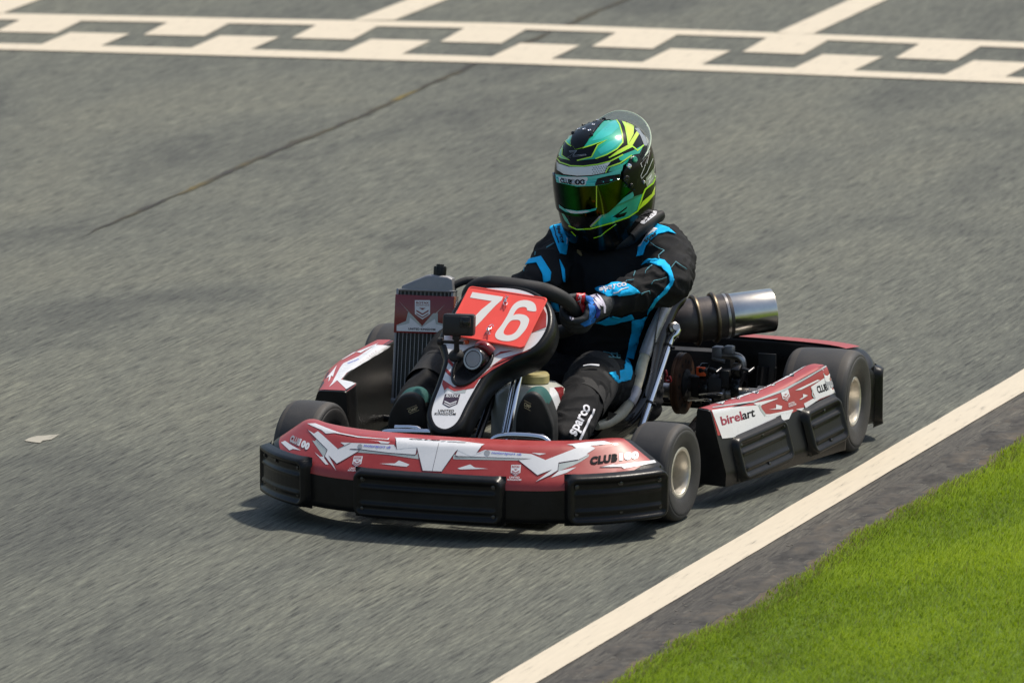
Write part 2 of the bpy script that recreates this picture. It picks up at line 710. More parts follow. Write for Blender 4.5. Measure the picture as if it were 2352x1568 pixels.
def pad_on(name, path_fn, w, z0, z1, parent, bolts, depth=.024, lean=None):
    """pad on a near-vertical curved wall; path_fn(u) -> (point xy, outward normal xy)"""
    h = z1 - z0

    def fn(u, v, d):
        p, n = path_fn(u)
        z = z0 + v
        q = V((p.x, p.y, z)) + n * d
        if lean:
            q += lean(u, v)
        return q
    vs, fs = pad_mesh(fn, w, h, depth)
    g = G().add(vs, fs)
    o = g.build(name, M['plastic'], parent, sharp=0)
    for (a, b) in bolts:
        u, v = a * w, b * h
        p = fn(u, v, depth * .52)
        n = (fn(u + .002, v, 0) - fn(u - .002, v, 0)).cross(fn(u, v + .002, 0) - fn(u, v - .002, 0)).normalized()
        if n.dot(path_fn(u)[1]) < 0:
            n = -n
        bolt(o, p, n)
    return o


def wall_path(pts):
    """arc-length walk along a plan curve; outward = away from the kart's middle"""
    pts = [V((q.x, q.y, 0)) for q in pts]
    L = [0]
    for a, b in zip(pts, pts[1:]):
        L.append(L[-1] + (b - a).length)

    def at_len(s):
        s = max(0, min(L[-1] - 1e-6, s))
        for i in range(len(L) - 1):
            if s <= L[i + 1]:
                break
        t = (s - L[i]) / (L[i + 1] - L[i])
        i0, i1 = max(0, i - 2), min(len(pts) - 1, i + 3)
        d = (pts[i1] - pts[i0]).normalized()
        return pts[i].lerp(pts[i + 1], t), V((d.y, -d.x, 0))
    return at_len, L[-1]


def near_len(path, pt, total):
    best = min(range(0, 401), key=lambda k: (path(total * k / 400)[0] - V((pt[0], pt[1], 0))).length)
    return total * best / 400


# (walks from the right end of the kart to the left end, as seen from in front: -x to +x)
npath, nlen = wall_path([r[2] for r in nr])
for (xa, ya, xb, yb, bl, nm) in (
        (X0 - .215, -.955, X0 + .20, -.955, [(.07, .8), (.93, .8), (.07, .2), (.93, .2)], None),
        (X0 - .535, -.71, X0 - .345, -.905, [(.18, .78), (.88, .78), (.18, .25), (.88, .25), (.5, .80), (.5, .25)], None),
        (X0 + .342, -.905, X0 + .536, -.71, [(.1, .78), (.9, .78), (.1, .25), (.9, .25), (.5, .80), (.5, .25)], None)):
    a, b = near_len(npath, (xa, ya), nlen), near_len(npath, (xb, yb), nlen)
    side = abs(xa + xb) > .3
    z0, z1 = (.046, .180) if side else (.044, .172)
    pad_on('bumper_pad', lambda u, a=a: npath(a + u), b - a, z0, z1, kart, bl, depth=.026)

# ---- side pods
def pod_rows(side):
    # y, inner x, inner z, crease x, crease z, foot x
    st = [(-.300, .487, .256, .525, .252, .574), (-.24, .500, .255, .541, .248, .588), (-.12, .526, .254, .570, .243, .620), (.03, .560, .256, .604, .247, .656),
          (.18, .594, .270, .639, .268, .692), (.262, .611, .279, .657, .277, .712), (.300, .617, .279, .662, .276, .722)]
    if side < 0:     # the right pod is a little narrower, with a notch at its front inner corner
        st = [(-.310, .478, .246, .560, .244, .612), (-.225, .484, .252, .582, .250, .632), (-.185, .536, .252, .592, .251, .640), (-.08, .552, .260, .615, .258, .660),
              (.06, .562, .265, .628, .263, .680), (.20, .566, .272, .626, .270, .690), (.30, .566, .276, .618, .274, .690)]
    rows = []
    for y, xi, zi, xc, zc, xf in st:
        f = lambda x, z, yy=y: V((side * x, yy, z))
        rows.append([f(xi - .01, .055), f(xi, zi), f(xc, zc), f(xf - .004, .085), f(xf - .006, .050)])
    return rows


PODS = {}
for side in (1, -1):
    pr = smooth_rows(pod_rows(side), 5)
    rr = [rounded(r, .008) for r in pr]
    # rounded front and rear ends
    cen = lambda r: sum(r, V()) / len(r)
    f0 = [q + V((0, -.006, 0)) for q in [c.lerp(cen(rr[0]), .03) for c in rr[0]]]
    f1 = [q + V((0, .006, 0)) for q in [c.lerp(cen(rr[-1]), .03) for c in rr[-1]]]
    g = G().loft([f0] + rr + [f1], cap=True, closed=True)
    pod = g.build('side_pod', M['plastic'], kart, sharp=50)
    tag(pod, 'left side pod with white lettering panel and two bolted pads' if side > 0 else 'right side pod seen from its inner side')
    PODS[side] = (pod, pr, world_bvh([pod]))
    # red sheet over the top and the upper outer face
    lo = [r[2].lerp(r[3], .40) for r in pr]
    rows = [resample(rounded([l, r[2], r[1]], .008), 12) for l, r in zip(lo, pr)]
    g = G().loft(rows, cap=False, closed=False)
    bv = PODS[side][2]
    outw = V((side * .6, 0, .7))
    g.v = [(lambda h: h[0] + h[1] * (.0009 if h[1].dot(outw) > 0 else -.0009))(bv.find_nearest(q)) for q in g.v]
    sheet = g.build('livery_sheet', M['red'], pod, sharp=0)
    # pads on the outer wall
    foot = [V((r[3].x, r[3].y, 0)) for r in pr]
    if side < 0:
        foot = foot[::-1]
    tot = sum((a - b).length for a, b in zip(foot, foot[1:]))
    fp, flen = wall_path(foot)
    for (ya, yb, zt) in ((-.248, .012, .170), (.105, .292, .186)):
        za = .052 if ya < 0 else .062
        p0, p1 = [min(range(401), key=lambda k: abs(fp(flen * k / 400)[0].y - yy)) * flen / 400 for yy in (ya, yb)]
        a, b = min(p0, p1), max(p0, p1)

        def lean(u, v, a=a, za=za, side=side):
            # the wall leans in towards the top and the pad follows it
            return V((-side * (v - .03) * .26, 0, (.018 if za < .055 else .024) * u / .24 * (1 if side > 0 else -1) + (0 if side > 0 else .02)))
        pad_on('bumper_pad', lambda u, a=a: fp(a + u), b - a, za, zt, kart,
               [(.1, .80), (.92, .80), (.1, .14), (.92, .14), (.5, .82), (.5, .18)], depth=.017, lean=lean)

# ---- rear bumper
rows = []
for x, y, zt, zb in ((-.70, .70, .20, .06), (-.685, .755, .225, .04), (-.62, .80, .245, .04), (-.40, .82, .252, .045), (0, .825, .255, .05), (.40, .82, .252, .045), (.62, .80, .245, .04), (.685, .755, .225, .04), (.70, .70, .20, .06)):
    x += X0
    inn = V((-x * .03, -.05, 0))
    rows.append([V((x, y, zb)), V((x, y, zt - .02)), V((x * .985, y - .012, zt)), V((x * .95, y - .075, zt + .003)), V((x * .95, y - .085, zt - .05)), V((x * .96, y - .06, zb))])
rows = smooth_rows(rows, 5)
g = G().loft([rounded(r, .01) for r in rows], cap=True, closed=True)
rb = g.build('rear_bumper', M['plastic'], kart, sharp=50)
rs = [[r[2] + (r[3] - r[2]) * k + V((0, 0, .0035)) for k in (.02, .5, .98)] for r in rows[9:-9]]
g = G().loft(rs, cap=False, closed=False)
g.build('livery_sheet', M['red'], rb, sharp=0)
rp_, rl = wall_path([V((r[0].x, r[0].y, 0)) for r in rows][::-1])
for (xa, xb) in ((.705, .50), (-.74, -.54)):
    ks = [k * rl / 400 for k in range(401)]
    if xa > 0:
        a = 0.004
        b = min(ks, key=lambda s: abs(rp_(s)[0].x - xb))
    else:
        a = min(ks, key=lambda s: abs(rp_(s)[0].x - xb))
        b = rl - .004
    pad_on('bumper_pad', lambda u, a=a: rp_(a + u), b - a, .035, .205, kart, [(.15, .8), (.85, .8), (.15, .2), (.85, .2)], depth=.02)

# ---- wheels
def wheel(c, r, w, rimr, steer, outer):
    """outer = +1 when the dish faces +x"""
    ax = V((math.cos(steer), math.sin(steer), 0)) * outer
    root = empty('wheel', c, kart)
    h = w / 2
    prof = [(rimr - .004, -h * .80), (rimr + .012, -h * .93), (r * .80, -h * 1.0), (r * .86, -h * .990), (r * .870, -h * .975), (r * .915, -h * .965), (r * .968, -h * .86), (r * .992, -h * .66), (r, -h * .3), (r, h * .3), (r * .992, h * .66), (r * .968, h * .86),
            (r * .915, h * .965), (r * .870, h * .975), (r * .86, h * .990), (r * .80, h * 1.0), (rimr + .012, h * .93), (rimr - .004, h * .80)]
    P, _ = cr_path([V((a, b, 0)) for a, b in prof], [0] * len(prof), 3)
    g = G().lathe([(p.x, p.y) for p in P], c, ax, seg=64)
    ty = g.build('tyre', [M['rubber'], M['rubber_edge']], root, sharp=0)
    for pl_ in ty.data.polygons:
        if .70 < abs(pl_.center.dot(ax)) / h < .84 and (pl_.center - ax * pl_.center.dot(ax)).length > r * .96:
            pl_.material_index = 1
    q = rimr
    prof = [(q - .004, h * .74), (q + .001, h * .80), (q + .001, h * .845), (q - .003, h * .865), (q - .009, h * .84), (q - .0115, h * .74), (q - .013, h * .35), (q - .014, -h * .35), (q - .022, -h * .50),
            (q * .42, -h * .55), (q * .40, -h * .45), (q * .36, -h * .42), (.016, -h * .42), (.015, -h * .2), (.0, -h * .2)]
    g = G().lathe(prof, c, ax, seg=56)
    prof2 = [(q - .004, -h * .74), (q + .001, -h * .80), (q - .003, -h * .865), (q - .011, -h * .80), (q - .015, -h * .35), (q * .42, -h * .30)]
    g.lathe(prof2, c, ax, seg=56)
    o = g.build('rim', M['rim'], root, sharp=30)
    u = ax.orthogonal().normalized()
    v = ax.cross(u)
    g = G()
    for k in range(3):
        d = ax * (-h * .4) + (u * math.cos(2.1 * k + .5) + v * math.sin(2.1 * k + .5)) * q * .27
        g.lathe([(.007, -h * .08), (.007, h * .06), (.004, h * .08)], V(c) + d, ax, seg=6, cap1=True)
    g.build('wheel_nut', M['steel'], root)
    return root


STEER = R(-5)
wheel((X0 + .482, -.525, .127), .127, .122, .066, STEER, 1)
wheel((X0 - .482, -.525, .127), .127, .122, .066, STEER, -1)
wheel((X0 + .612, .525, .140), .140, .188, .067, 0, 1)
wheel((X0 - .590, .525, .140), .140, .188, .067, 0, -1)

# ---- chassis tubes, floor tray, axle, brake, steering gear
g = G()
for s in (-1, 1):
    g.tube([(X0 + s * .20, -.80, .075), (X0 + s * .22, -.62, .06), (X0 + s * .27, -.45, .058), (X0 + s * .30, -.10, .058), (X0 + s * .30, .2, .058), (X0 + s * .27, .50, .075), (X0 + s * .27, .72, .085)], .015, smooth=5)
    g.tube([(X0 + s * .30, -.16, .058), (X0 + s * .48, -.16, .075)], .010)
    g.tube([(X0 + s * .30, .20, .058), (X0 + s * .56, .20, .08)], .010)
    g.tube([(X0 + s * .27, -.525, .06), (X0 + s * .36, -.525, .10)], .013)
g.tube([(X0 - .20, -.80, .075), (X0 + .20, -.80, .075)], .014)
g.tube([(X0 - .30, -.20, .058), (X0 + .30, -.20, .058)], .013)
g.tube([(X0 - .27, .66, .085), (X0 + .27, .66, .085)], .014)
g.build('chassis_frame', M['gloss_black'], kart)
g = G().box((X0, -.42, .042), (.52, .66, .004), .001)
g.build('floor_pan', M['floor'], kart)
# side floor of the right pod, dull and scuffed
G().box((X0 - .385, -.14, .060), (.15, .44, .004), .001).build('pod_tray', M['plastic_grey'], kart)
G().box((X0 + .385, -.06, .055), (.16, .28, .004), .001).build('pod_tray', M['plastic_grey'], kart)

# front bumper hoops in front of the shoes (chrome on top, black paint worn)
for pts in ([(883, 1012), (884, 999), (893, 992), (985, 992), (992, 996), (994, 1012)], [(1127, 1022), (1133, 1008), (1160, 1000), (1215, 1001), (1250, 1007), (1264, 1022)]):
    P = [at(x, y, 'y', -.70) for x, y in pts]
    g = G().tube(P, .0085, smooth=5)
    g.build('foot_hoop', M['chrome'] if pts[0][0] < 900 else M['steel_chrome'] if 'steel_chrome' in M else M['chrome'], kart)

# axle along x behind the seat
g = G().lathe([(.02, -.56), (.02, .56)], (X0, .525, .14), (1, 0, 0), seg=24, cap0=True, cap1=True)
for a, b, r_ in ((.17, .23, .026), (.30, .335, .027), (.42, .45, .027), (-.34, -.30, .027)):
    g.lathe([(.02, a), (r_, a + .002), (r_, b - .002), (.02, b)], (X0, .525, .14), (1, 0, 0), seg=24)
g.build('rear_axle', M['steel'], kart, sharp=30)
dc = at(*cE(805, 1010), 'y', .525)
g = G().lathe([(.040, -.010), (.084, -.010), (.084, -.004), (.081, -.002), (.081, .002), (.084, .004), (.084, .010), (.040, .010)], dc, (1, 0, 0), seg=48)
disc = g.build('brake_disc', M['rust'], kart, sharp=30)
g = G()
for k in range(12):
    a = k * PI / 6
    g.lathe([(.0055, .0), (.0055, .0108)], dc + V((0, math.cos(a) * .062, math.sin(a) * .062)), (1, 0, 0), seg=10, cap1=True)
g.lathe([(.02, -.012), (.038, -.012), (.040, .014), (.026, .022), (.026, .034)], dc, (1, 0, 0), seg=32, cap1=True)
g.build('disc_hub', M['engine'], disc, sharp=30)
# bearing carriers with clamps, calliper, hydraulic pipe, chain guard
for u in (1050, 1365):
    c = at(*cE(u, 1060), 'y', .525)
    root = G().lathe([(.021, -.013), (.044, -.012), (.046, 0), (.044, .012), (.021, .013)], c, (1, 0, 0), seg=28)
    root.box(c + V((0, -.022, .052)), (.028, .034, .034), .006, Matrix.Rotation(.5, 4, 'X'))
    root.box(c + V((.010, .0, -.045)), (.03, .07, .04), .004)
    b = root.build('axle_bearing', M['gloss_black'], kart, sharp=30)
    G().tube([c + V((.017, -.03, .06)), c + V((.042, -.03, .055))], .0045).tube([c + V((.037, -.040, .052)), c + V((.045, -.018, .060))], .0055).build('clamp_screw', M['steel_dark'], b)
c = at(*cE(1008, 890), 'y', .50)
G().box(c, (.030, .03, .026), .005, Matrix.Rotation(-.2, 4, 'Z')).build('fluid_cap', M['orange'], kart)
G().box(c + V((.01, .03, -.045)), (.09, .07, .06), .008).box(c + V((.06, .02, -.02)), (.03, .04, .05), .005).build('brake_calliper', M['engine'], kart)
P = [at(*cE(*q), 'y', .60) for q in ((1185, 735), (1250, 738), (1330, 745), (1385, 775), (1402, 840), (1400, 960))]
g = G().tube(P, .0105, smooth=5)
pipe = g.build('breather_pipe', M['steel'], kart)
c = at(*cE(1205, 720), 'y', .60)
G().box(c + V((-.014, 0, .005)), (.03, .03, .03), .006).box(c + V((.018, 0, .012)), (.028, .03, .022), .006).tube([c + V((-.03, 0, -.012)), c + V((.005, 0, -.02))], .007).build('pipe_clamp', M['alu'], pipe)
c0, c1 = at(*cE(1620, 850), 'y', .62), at(*cE(1600, 1060), 'y', .62)
G().tube([c0, c1], .012, flat=.3).tube([c0 + V((.03, 0, 0)), c1 + V((.03, 0, 0))], .003).tube([c0 - V((.02, 0, 0)), c1 - V((.02, 0, 0))], .003).box((c0 + c1) / 2 + V((.005, .01, 0)), (.05, .004, .13), .001).build('bumper_bracket', M['engine'], kart)
# loose wire pins by the axle
for q in ((1080, 1112), (970, 1172)):
    P = [at(*cE(q[0] + a, q[1] + b), 'y', .43) for a, b in ((-110, 8), (-30, 0), (60, -8), (110, -2), (118, 6), (80, 12), (20, 4), (-40, 12))]
    G().tube(P, .0018, seg=6, smooth=4).build('wire_pin', M['chrome'], kart)
P = [at(*cE(*q), 'y', .40) for q in ((640, 880), (650, 930), (640, 985), (690, 990), (680, 940))]
G().tube(P, .004, seg=8, smooth=4).build('safety_loop', M['red_dark'], kart)

# ---- engine block and intake, mostly in the shade behind the driver
g = G().box((X0 - .20, .36, .20), (.16, .20, .22), .015).box((X0 - .22, .26, .26), (.12, .10, .12), .01)
for k in range(8):
    g.box((X0 - .20, .36, .315 + k * .011), (.15, .17, .004), .001)
g.box((X0 - .33, .42, .16), (.12, .14, .14), .02)
g.box((X0 - .06, .62, .20), (.30, .10, .06), .02)
g.build('engine', M['engine'], kart)
G().box((X0 + .02, .70, .16), (.56, .05, .14), .02).build('bumper_core', M['engine'], kart)

# ---- exhaust silencer across the back
e0 = at(*cE(640, 430), 'y', .50)
e1 = at(*cE(1690, 290), 'y', .66)
dirx = (e1 - e0).normalized()
Ln = (e1 - e0).length
root = empty('exhaust', e0, kart)
r0 = .0605
k = lambda t: t * Ln
body = G().lathe([(.020, -.04), (.035, -.01), (r0 * .86, .02), (r0 * .99, .07), (r0, k(.25)), (r0, k(.6)), (r0 * 1.0, k(.60))], e0, dirx, seg=48, cap0=True)
body.build('silencer_body', M['exhaust'], root, sharp=30)
end = G().lathe([(r0 * .96, k(.575)), (r0 * .985, k(.60)), (r0 * .985, k(.985)), (r0 * .96, k(1.0)), (r0 * .90, k(1.0)), (r0 * .86, k(.97)), (.018, k(.968)), (.018, k(.90))], e0, dirx, seg=48, cap1=True)
end.build('silencer_end', M['exhaust_end'], root, sharp=30)
for t, rr_ in ((.275, 1.03), (.45, 1.03), (.555, 1.02), (.585, 1.015)):
    c = e0 + dirx * k(t)
    g = G()
    if t < .5:
        # coil springs hugging the can
        u = dirx.orthogonal().normalized()
        w = dirx.cross(u)
        P = [c + (u * math.cos(a * 2 * PI / 90) + w * math.sin(a * 2 * PI / 90)) * r0 * 1.07 for a in range(90)]
        g.tube(P, [.0050 if a % 2 else .0062 for a in range(90)], seg=8, closed=True)
        g.build('coil_spring', M['spring'] if 'spring' in M else M['steel'], root)
    else:
        g.lathe([(r0, -.004), (r0 * rr_, -.0035), (r0 * rr_, .0035), (r0, .004)], c, dirx, seg=48)
        g.build('band_clamp', M['exhaust'] if t > .57 else M['steel'], root, sharp=30)

# ---- seat: padded black shell behind and beside the driver
sc = V((.050, .26, 0))
rows = []
prof = [  # y, z, half width, wrap forward
    (-.04, .085, .13, .02), (.05, .065, .165, .035), (.16, .075, .185, .055), (.25, .115, .195, .075), (.32, .20, .20, .095), (.365, .30, .205, .10), (.39, .37, .20, .085), (.40, .42, .185, .055), (.405, .44, .15, .02)]
for y, z, hw, wr in prof:
    row = []
    for k_ in range(-8, 9):
        a = k_ / 8
        x = hw * .86 * math.sin(a * PI / 2 * .98)
        f = 1 - math.cos(a * PI / 2 * .98)
        row.append(V((sc.x + x, y - wr * f * 2.1 * (1 if z > .1 else .2), z + (.10 * f if z < .16 else .06 * f))))
    rows.append(row)
rows = smooth_rows(rows, 4)
back = [[q + V((0, .014, -.010)) for q in r] for r in rows]
g = G()
n, mlen = len(rows[0]), len(rows)
g.loft(rows, cap=False, closed=False)
o_ = len(g.v)
g.loft(back, cap=False, closed=False)
edge = [(i, 0) for i in range(mlen)] + [(mlen - 1, j) for j in range(1, n)] + [(i, n - 1) for i in range(mlen - 2, -1, -1)] + [(0, j) for j in range(n - 2, 0, -1)]
ids = [i * n + j for i, j in edge]
g.f += [[a, b, b + o_, a + o_] for a, b in zip(ids, ids[1:] + ids[:1])]
g.mi += [0] * len(ids)
seat = g.build('seat', M['seat'], kart, sharp=50)
# left edge as the photo shows it: raw fibreglass lip, tape wrapped round it, black padded roll outside
lip = [(1546, 672), (1528, 706), (1500, 765), (1478, 826), (1466, 872), (1452, 912), (1428, 948), (1396, 970), (1370, 978)]
ly = [.29, .24, .18, .13, .09, .05, .01, -.03, -.07]
P = [at(x, y, 'y', d) for (x, y), d in zip(lip, ly)]
g = G().tube(P, [.011, .013, .015, .015, .015, .015, .015, .014, .011], smooth=6, flat=1.)
g.build('seat_lip', M['seat_edge'], seat)
Pp, _ = cr_path(P, [0] * len(P), 6)
for a, b in ((3, 18), (27, 33)):
    G().tube(Pp[a:b], .0170, seg=14, caps=False).build('tape', M['tape'], seat)
roll = [(1570, 680), (1560, 690), (1540, 712), (1515, 770), (1498, 830), (1488, 880), (1470, 925), (1440, 965), (1395, 990), (1350, 1000)]
ry = [.36, .34, .31, .25, .20, .16, .12, .07, .02, -.02]
P = [at(x, y, 'y', d) for (x, y), d in zip(roll, ry)]
G().tube(P, [.012, .017, .021, .023, .023, .023, .023, .022, .020, .016], smooth=6).build('padded_edge', M['gloss_black'], seat)
# chrome stay from the seat down to the frame, with cable ties
P = [at(1556, 755, 'y', .27), at(1551, 768, 'y', .262), at(1538, 785, 'y', .25), at(1520, 838, 'y', .20), at(1498, 905, 'y', .14), at(1472, 985, 'y', .07)]
stay = G().tube(P, [.011, .012, .0115, .0115, .0115, .0115], smooth=4).build('seat_stay', M['chrome'], kart)
Q, _ = cr_path(P, [0] * 6, 4)
for i in (9, 17):
    d = (Q[i + 1] - Q[i - 1]).normalized()
    g = G().lathe([(.0118, -.003), (.0138, -.003), (.0138, .003), (.0118, .003)], Q[i], d, seg=16)
    g.box(Q[i] + V((.015, -.004, -.002)), (.012, .008, .008), .001)
    g.build('cable_tie', M['gloss_black'], stay)
c = at(1550, 752, 'y', .265)
G().lathe([(.016, -.008), (.016, .0), (.010, .003), (.010, .010)], c, V((.5, -.6, .3)), seg=8, cap1=True).build('seat_bolt', M['steel'], kart)

# ---- fuel tank between the driver's legs
tcx = V((.048, -.36, 0))
rows = []
for z, hx, hy in ((.06, .078, .10), (.075, .086, .108), (.16, .090, .112), (.25, .088, .108), (.285, .080, .098), (.302, .060, .075), (.306, .03, .04)):
    row = []
    for k_ in range(40):
        a = 2 * PI * k_ / 40
        ca, sa = math.cos(a), math.sin(a)
        e = .55
        row.append(V((tcx.x + hx * abs(ca) ** e * (1 if ca > 0 else -1), tcx.y + hy * abs(sa) ** e * (1 if sa > 0 else -1), z)))
    rows.append(row)
g = G().loft(rows)
tank = g.build('fuel_tank', [M['tank'], M['tank_fuel']], kart, sharp=50)
for p in tank.data.polygons:
    if (p.center + WORLD[tank.name]).z < .17:
        p.material_index = 1
G().lathe([(.030, 0), (.038, .004), (.038, .022), (.034, .028), (.0, .029)], (tcx.x + .01, tcx.y + .01, .304), (0, 0, 1), seg=20).build('filler_cap', M['tank_cap'], tank, sharp=30)
BV_TANK = world_bvh([tank])
# column tube + pedal rods beside the tank
a, b = at(1196, 850, 'y', -.44), at(1163, 1014, 'y', -.56)
G().tube([a, b], .0085).tube([a + V((-.016, 0, 0)), b + V((-.014, 0, 0))], .0045).build('column_support', M['chrome'], kart)
G().tube([(X0 - .02, -.62, .12), (X0 - .01, -.28, .40)], .011).build('steering_column', M['gloss_black'], kart)
# pedals behind the hoops
for s, hx in ((-1, -.19), (1, .155)):
    g = G().tube([(hx - .05 * s, -.60, .06), (hx - .05 * s, -.655, .14), (hx - .045 * s, -.66, .22), (hx + .03 * s, -.66, .225)], .007, smooth=4)
    g.build('brake_pedal' if s > 0 else 'throttle_pedal', M['chrome'], kart)

# ---- steering wheel, grey leather rim with a flat top
wc = at(1199, 706, 'y', -.215)
wn = V((0, -.62, -.78)).normalized()          # away from the driver
wu = V((1, 0, 0))
wv = wn.cross(wu).normalized()
if wv.z < 0:
    wv = -wv
roll_ = R(-10)                                 # turned a little to the right
wu2 = wu * math.cos(roll_) + wv * math.sin(roll_)
wv2 = -wu * math.sin(roll_) + wv * math.cos(roll_)
RW = [(a * .87, b * .93) for a, b in [(-.055, .118), (.055, .118), (.100, .112), (.142, .080), (.165, .020), (.160, -.050), (.125, -.105), (.060, -.135), (-.060, -.135), (-.125, -.105), (-.160, -.050), (-.165, .020), (-.142, .080), (-.100, .112)]]
P = [wc + wu2 * a + wv2 * b for a, b in RW]
sw = G().tube(P, [.024, .024, .021] + [.0185] * 10 + [.021], seg=16, closed=True, smooth=6).build('steering_wheel', M['padding'], kart)
g = G()
for a in ((-.155, 0), (.155, 0), (0, -.13)):
    g.tube([wc + wn * .01, wc + wu2 * a[0] + wv2 * a[1]], .011, flat=.35, seg=10, up=wn.cross(wu2 * a[0] + wv2 * a[1]))
g.lathe([(.035, -.006), (.035, .006), (.02, .02), (.02, .05)], wc, wn, seg=24, cap0=True)
g.build('wheel_spoke', M['gloss_black'], sw, sharp=30)
WHEEL = (wc, wu2, wv2, wn)
# ================================================================== FRONT PANEL, PLATE, RADIATOR, CAMERA
NP0, NN = V((-.05, -.74, .23)), V((0, -.615, .788)).normalized()
NU = V((1, 0, 0))
NV = NN.cross(NU).normalized()
if NV.z < 0:
    NV = -NV


def npl(c, u, v, lift=0.):
    return on_plane(*c(u, v), NP0 + NN * lift, NN)


face = [(900, 240), (960, 190), (1110, 176), (1300, 184), (1440, 225), (1535, 295), (1578, 385), (1575, 500), (1520, 610), (1440, 688), (1290, 752), (1140, 825), (1030, 930), (950, 1060), (885, 1180), (830, 1290), (770, 1348),
        (700, 1366), (630, 1330), (597, 1240), (620, 1130), (678, 980), (722, 850), (742, 770), (728, 690), (700, 600), (740, 500), (820, 350)]
P = [npl(cN, *q) for q in face]
P, _ = cr_path(P, [0] * len(P), 5, closed=True)
P = [(q - NP0) for q in P]
flat = [V((q.dot(NU), q.dot(NV), 0)) for q in P]


def off2(pts, d):
    n = len(pts)
    out = []
    for i in range(n):
        t = (pts[(i + 2) % n] - pts[i - 2]).normalized()
        out.append(pts[i] + V((t.y, -t.x, 0)) * d)
    return out


area = sum(a.x * b.y - b.x * a.y for a, b in zip(flat, flat[1:] + flat[:1]))
sg = 1 if area > 0 else -1
up3 = lambda pts, h: [NP0 + NU * q.x + NV * q.y + NN * h for q in pts]
ringsN = [up3(off2(flat, .000), .000), up3(off2(flat, sg * .004), .0012), up3(off2(flat, sg * .010), -.002), up3(off2(flat, sg * .015), -.010), up3(off2(flat, sg * .0165), -.022), up3(off2(flat, sg * .016), -.065), up3(off2(flat, sg * .010), -.072)]
g = G().loft(ringsN, cap=False)
nn = len(flat)
g.f.append(list(range(nn)))
g.mi.append(0)
panel = g.build('front_panel', M['plastic'], kart, sharp=60, origin=NP0)
fm = bmesh.new()
f_ = fm.faces.new([fm.verts.new(q) for q in up3(off2(flat, sg * -.002), .0008)])
f_.normal_update()
bmesh.ops.triangulate(fm, faces=[f_])
fm.verts.index_update()
link('panel_sheet', [v.co.copy() for v in fm.verts], [[v.index for v in f.verts] for f in fm.faces], M['white'], panel, smooth=False)
fm.free()
nb = bmesh.new()
f_ = nb.faces.new([nb.verts.new(q) for q in up3(off2(flat, sg * .03), 0)])
BV_PAN = BVHTree.FromPolygons([NP0 + NU * a + NV * b for a, b in ((-1, -1), (1, -1), (1, 1), (-1, 1))], [[0, 1, 2, 3]])
nb.free()

# red flashes of the panel
sticker('panel_flash', [px(cN, p) for p in (
    [(742, 775), (800, 832), (790, 858), (738, 802)], [(728, 855), (775, 905), (765, 930), (716, 880)], [(697, 950), (790, 1012), (1000, 955), (958, 1020), (795, 1048), (733, 1018), (712, 1042), (690, 990)],
    [(880, 1040), (905, 1006), (900, 1030)], [(1000, 950), (960, 968), (1100, 850), (1300, 760), (1240, 795), (1110, 870)],
    [(1060, 868), (1200, 770), (1440, 698), (1300, 752), (1150, 815)], [(1120, 760), (1180, 715), (1300, 705), (1180, 735)],
    [(1440, 560), (1500, 420), (1530, 330), (1568, 400), (1565, 510)])], BV_PAN, .0016, M['red'], panel)
sticker('panel_flash', [px(cN, p) for p in ([(700, 1000), (712, 1046), (735, 1024), (795, 1056), (890, 1030), (880, 1056), (905, 1010), (885, 1062), (795, 1066), (738, 1034), (708, 1064)],
                                            [(1470, 545), (1560, 522), (1562, 528), (1470, 551)], [(700, 640), (735, 655), (735, 662), (702, 650)])], BV_PAN, .0013, M['grey'], panel)
pl, bars, mp = shield(cN(684, 1185), cN(812, 1185), cN(716, 1072))
sticker('badge', [pl], BV_PAN, .0017, M['outline'], panel)
sticker('badge_chevron', bars[1:3], BV_PAN, .0022, M['white'], panel)
lettering('panel_lettering', [text_on('ROTAX', cN(722, 1100), cN(828, 1100), cN(730, 1076), .03, 0, 1.05)], BV_PAN, .0023, M['white'], panel)
lettering('panel_lettering', [text_on('UNITED', cN(656, 1222), cN(789, 1224), cN(661, 1200), .025, 0, 1.1), text_on('KINGDOM', cN(626, 1246), cN(803, 1250), cN(631, 1226), .025, 0, 1.1)], BV_PAN, .0018, M['ink'], panel)

# steering boss: dark scoop in the panel with a round dial
sc_ = [(830, 990), (790, 965), (779, 905), (805, 815), (858, 742), (925, 692), (1000, 675), (1075, 690), (1108, 738), (1092, 805), (1040, 868), (960, 940), (890, 982)]
Q = [npl(cN, *q, .003) for q in sc_]
Q, _ = cr_path(Q, [0] * len(Q), 4, closed=True)
cq = sum(Q, V()) / len(Q)
g = G().tube(Q, .0055, seg=10, closed=True)
rg = [Q, [cq + (q - cq) * .9 - NN * .000 for q in Q], [cq + (q - cq) * .6 - NN * .0012 for q in Q], [cq + (q - cq) * .2 - NN * .0012 for q in Q]]
g.loft(rg, cap=False)
g.f.append([len(g.v) - len(Q) + i for i in range(len(Q))])
g.mi.append(0)
scoop = g.build('panel_scoop', M['gloss_black'], panel, sharp=60)
dax = V((-.18, -.93, .30)).normalized()
dcn = npl(cN, 997, 790, .0) + dax * .030
g = G().lathe([(.031, -.05), (.031, -.004), (.029, .001), (.0275, .002)], dcn, dax, seg=40).mat(1).lathe([(.0275, .002), (.0225, .0022)], dcn, dax, seg=40).mat(0).lathe([(.0225, .0022), (.0205, .0012)], dcn, dax, seg=40).mat(2).lathe([(.0205, .0012), (0.0, .0028)], dcn, dax, seg=40)
g.build('steering_boss', [M['gloss_black'], M['steel'], M['lens_grey']], panel, sharp=40)
a, b = npl(cN, 1000, 670, .012), npl(cN, 1110, 720, .008)
G().tube([a, a.lerp(b, .5) + NN * .012, b], .014, smooth=4).build('boss_cover', M['red_dark'], panel)

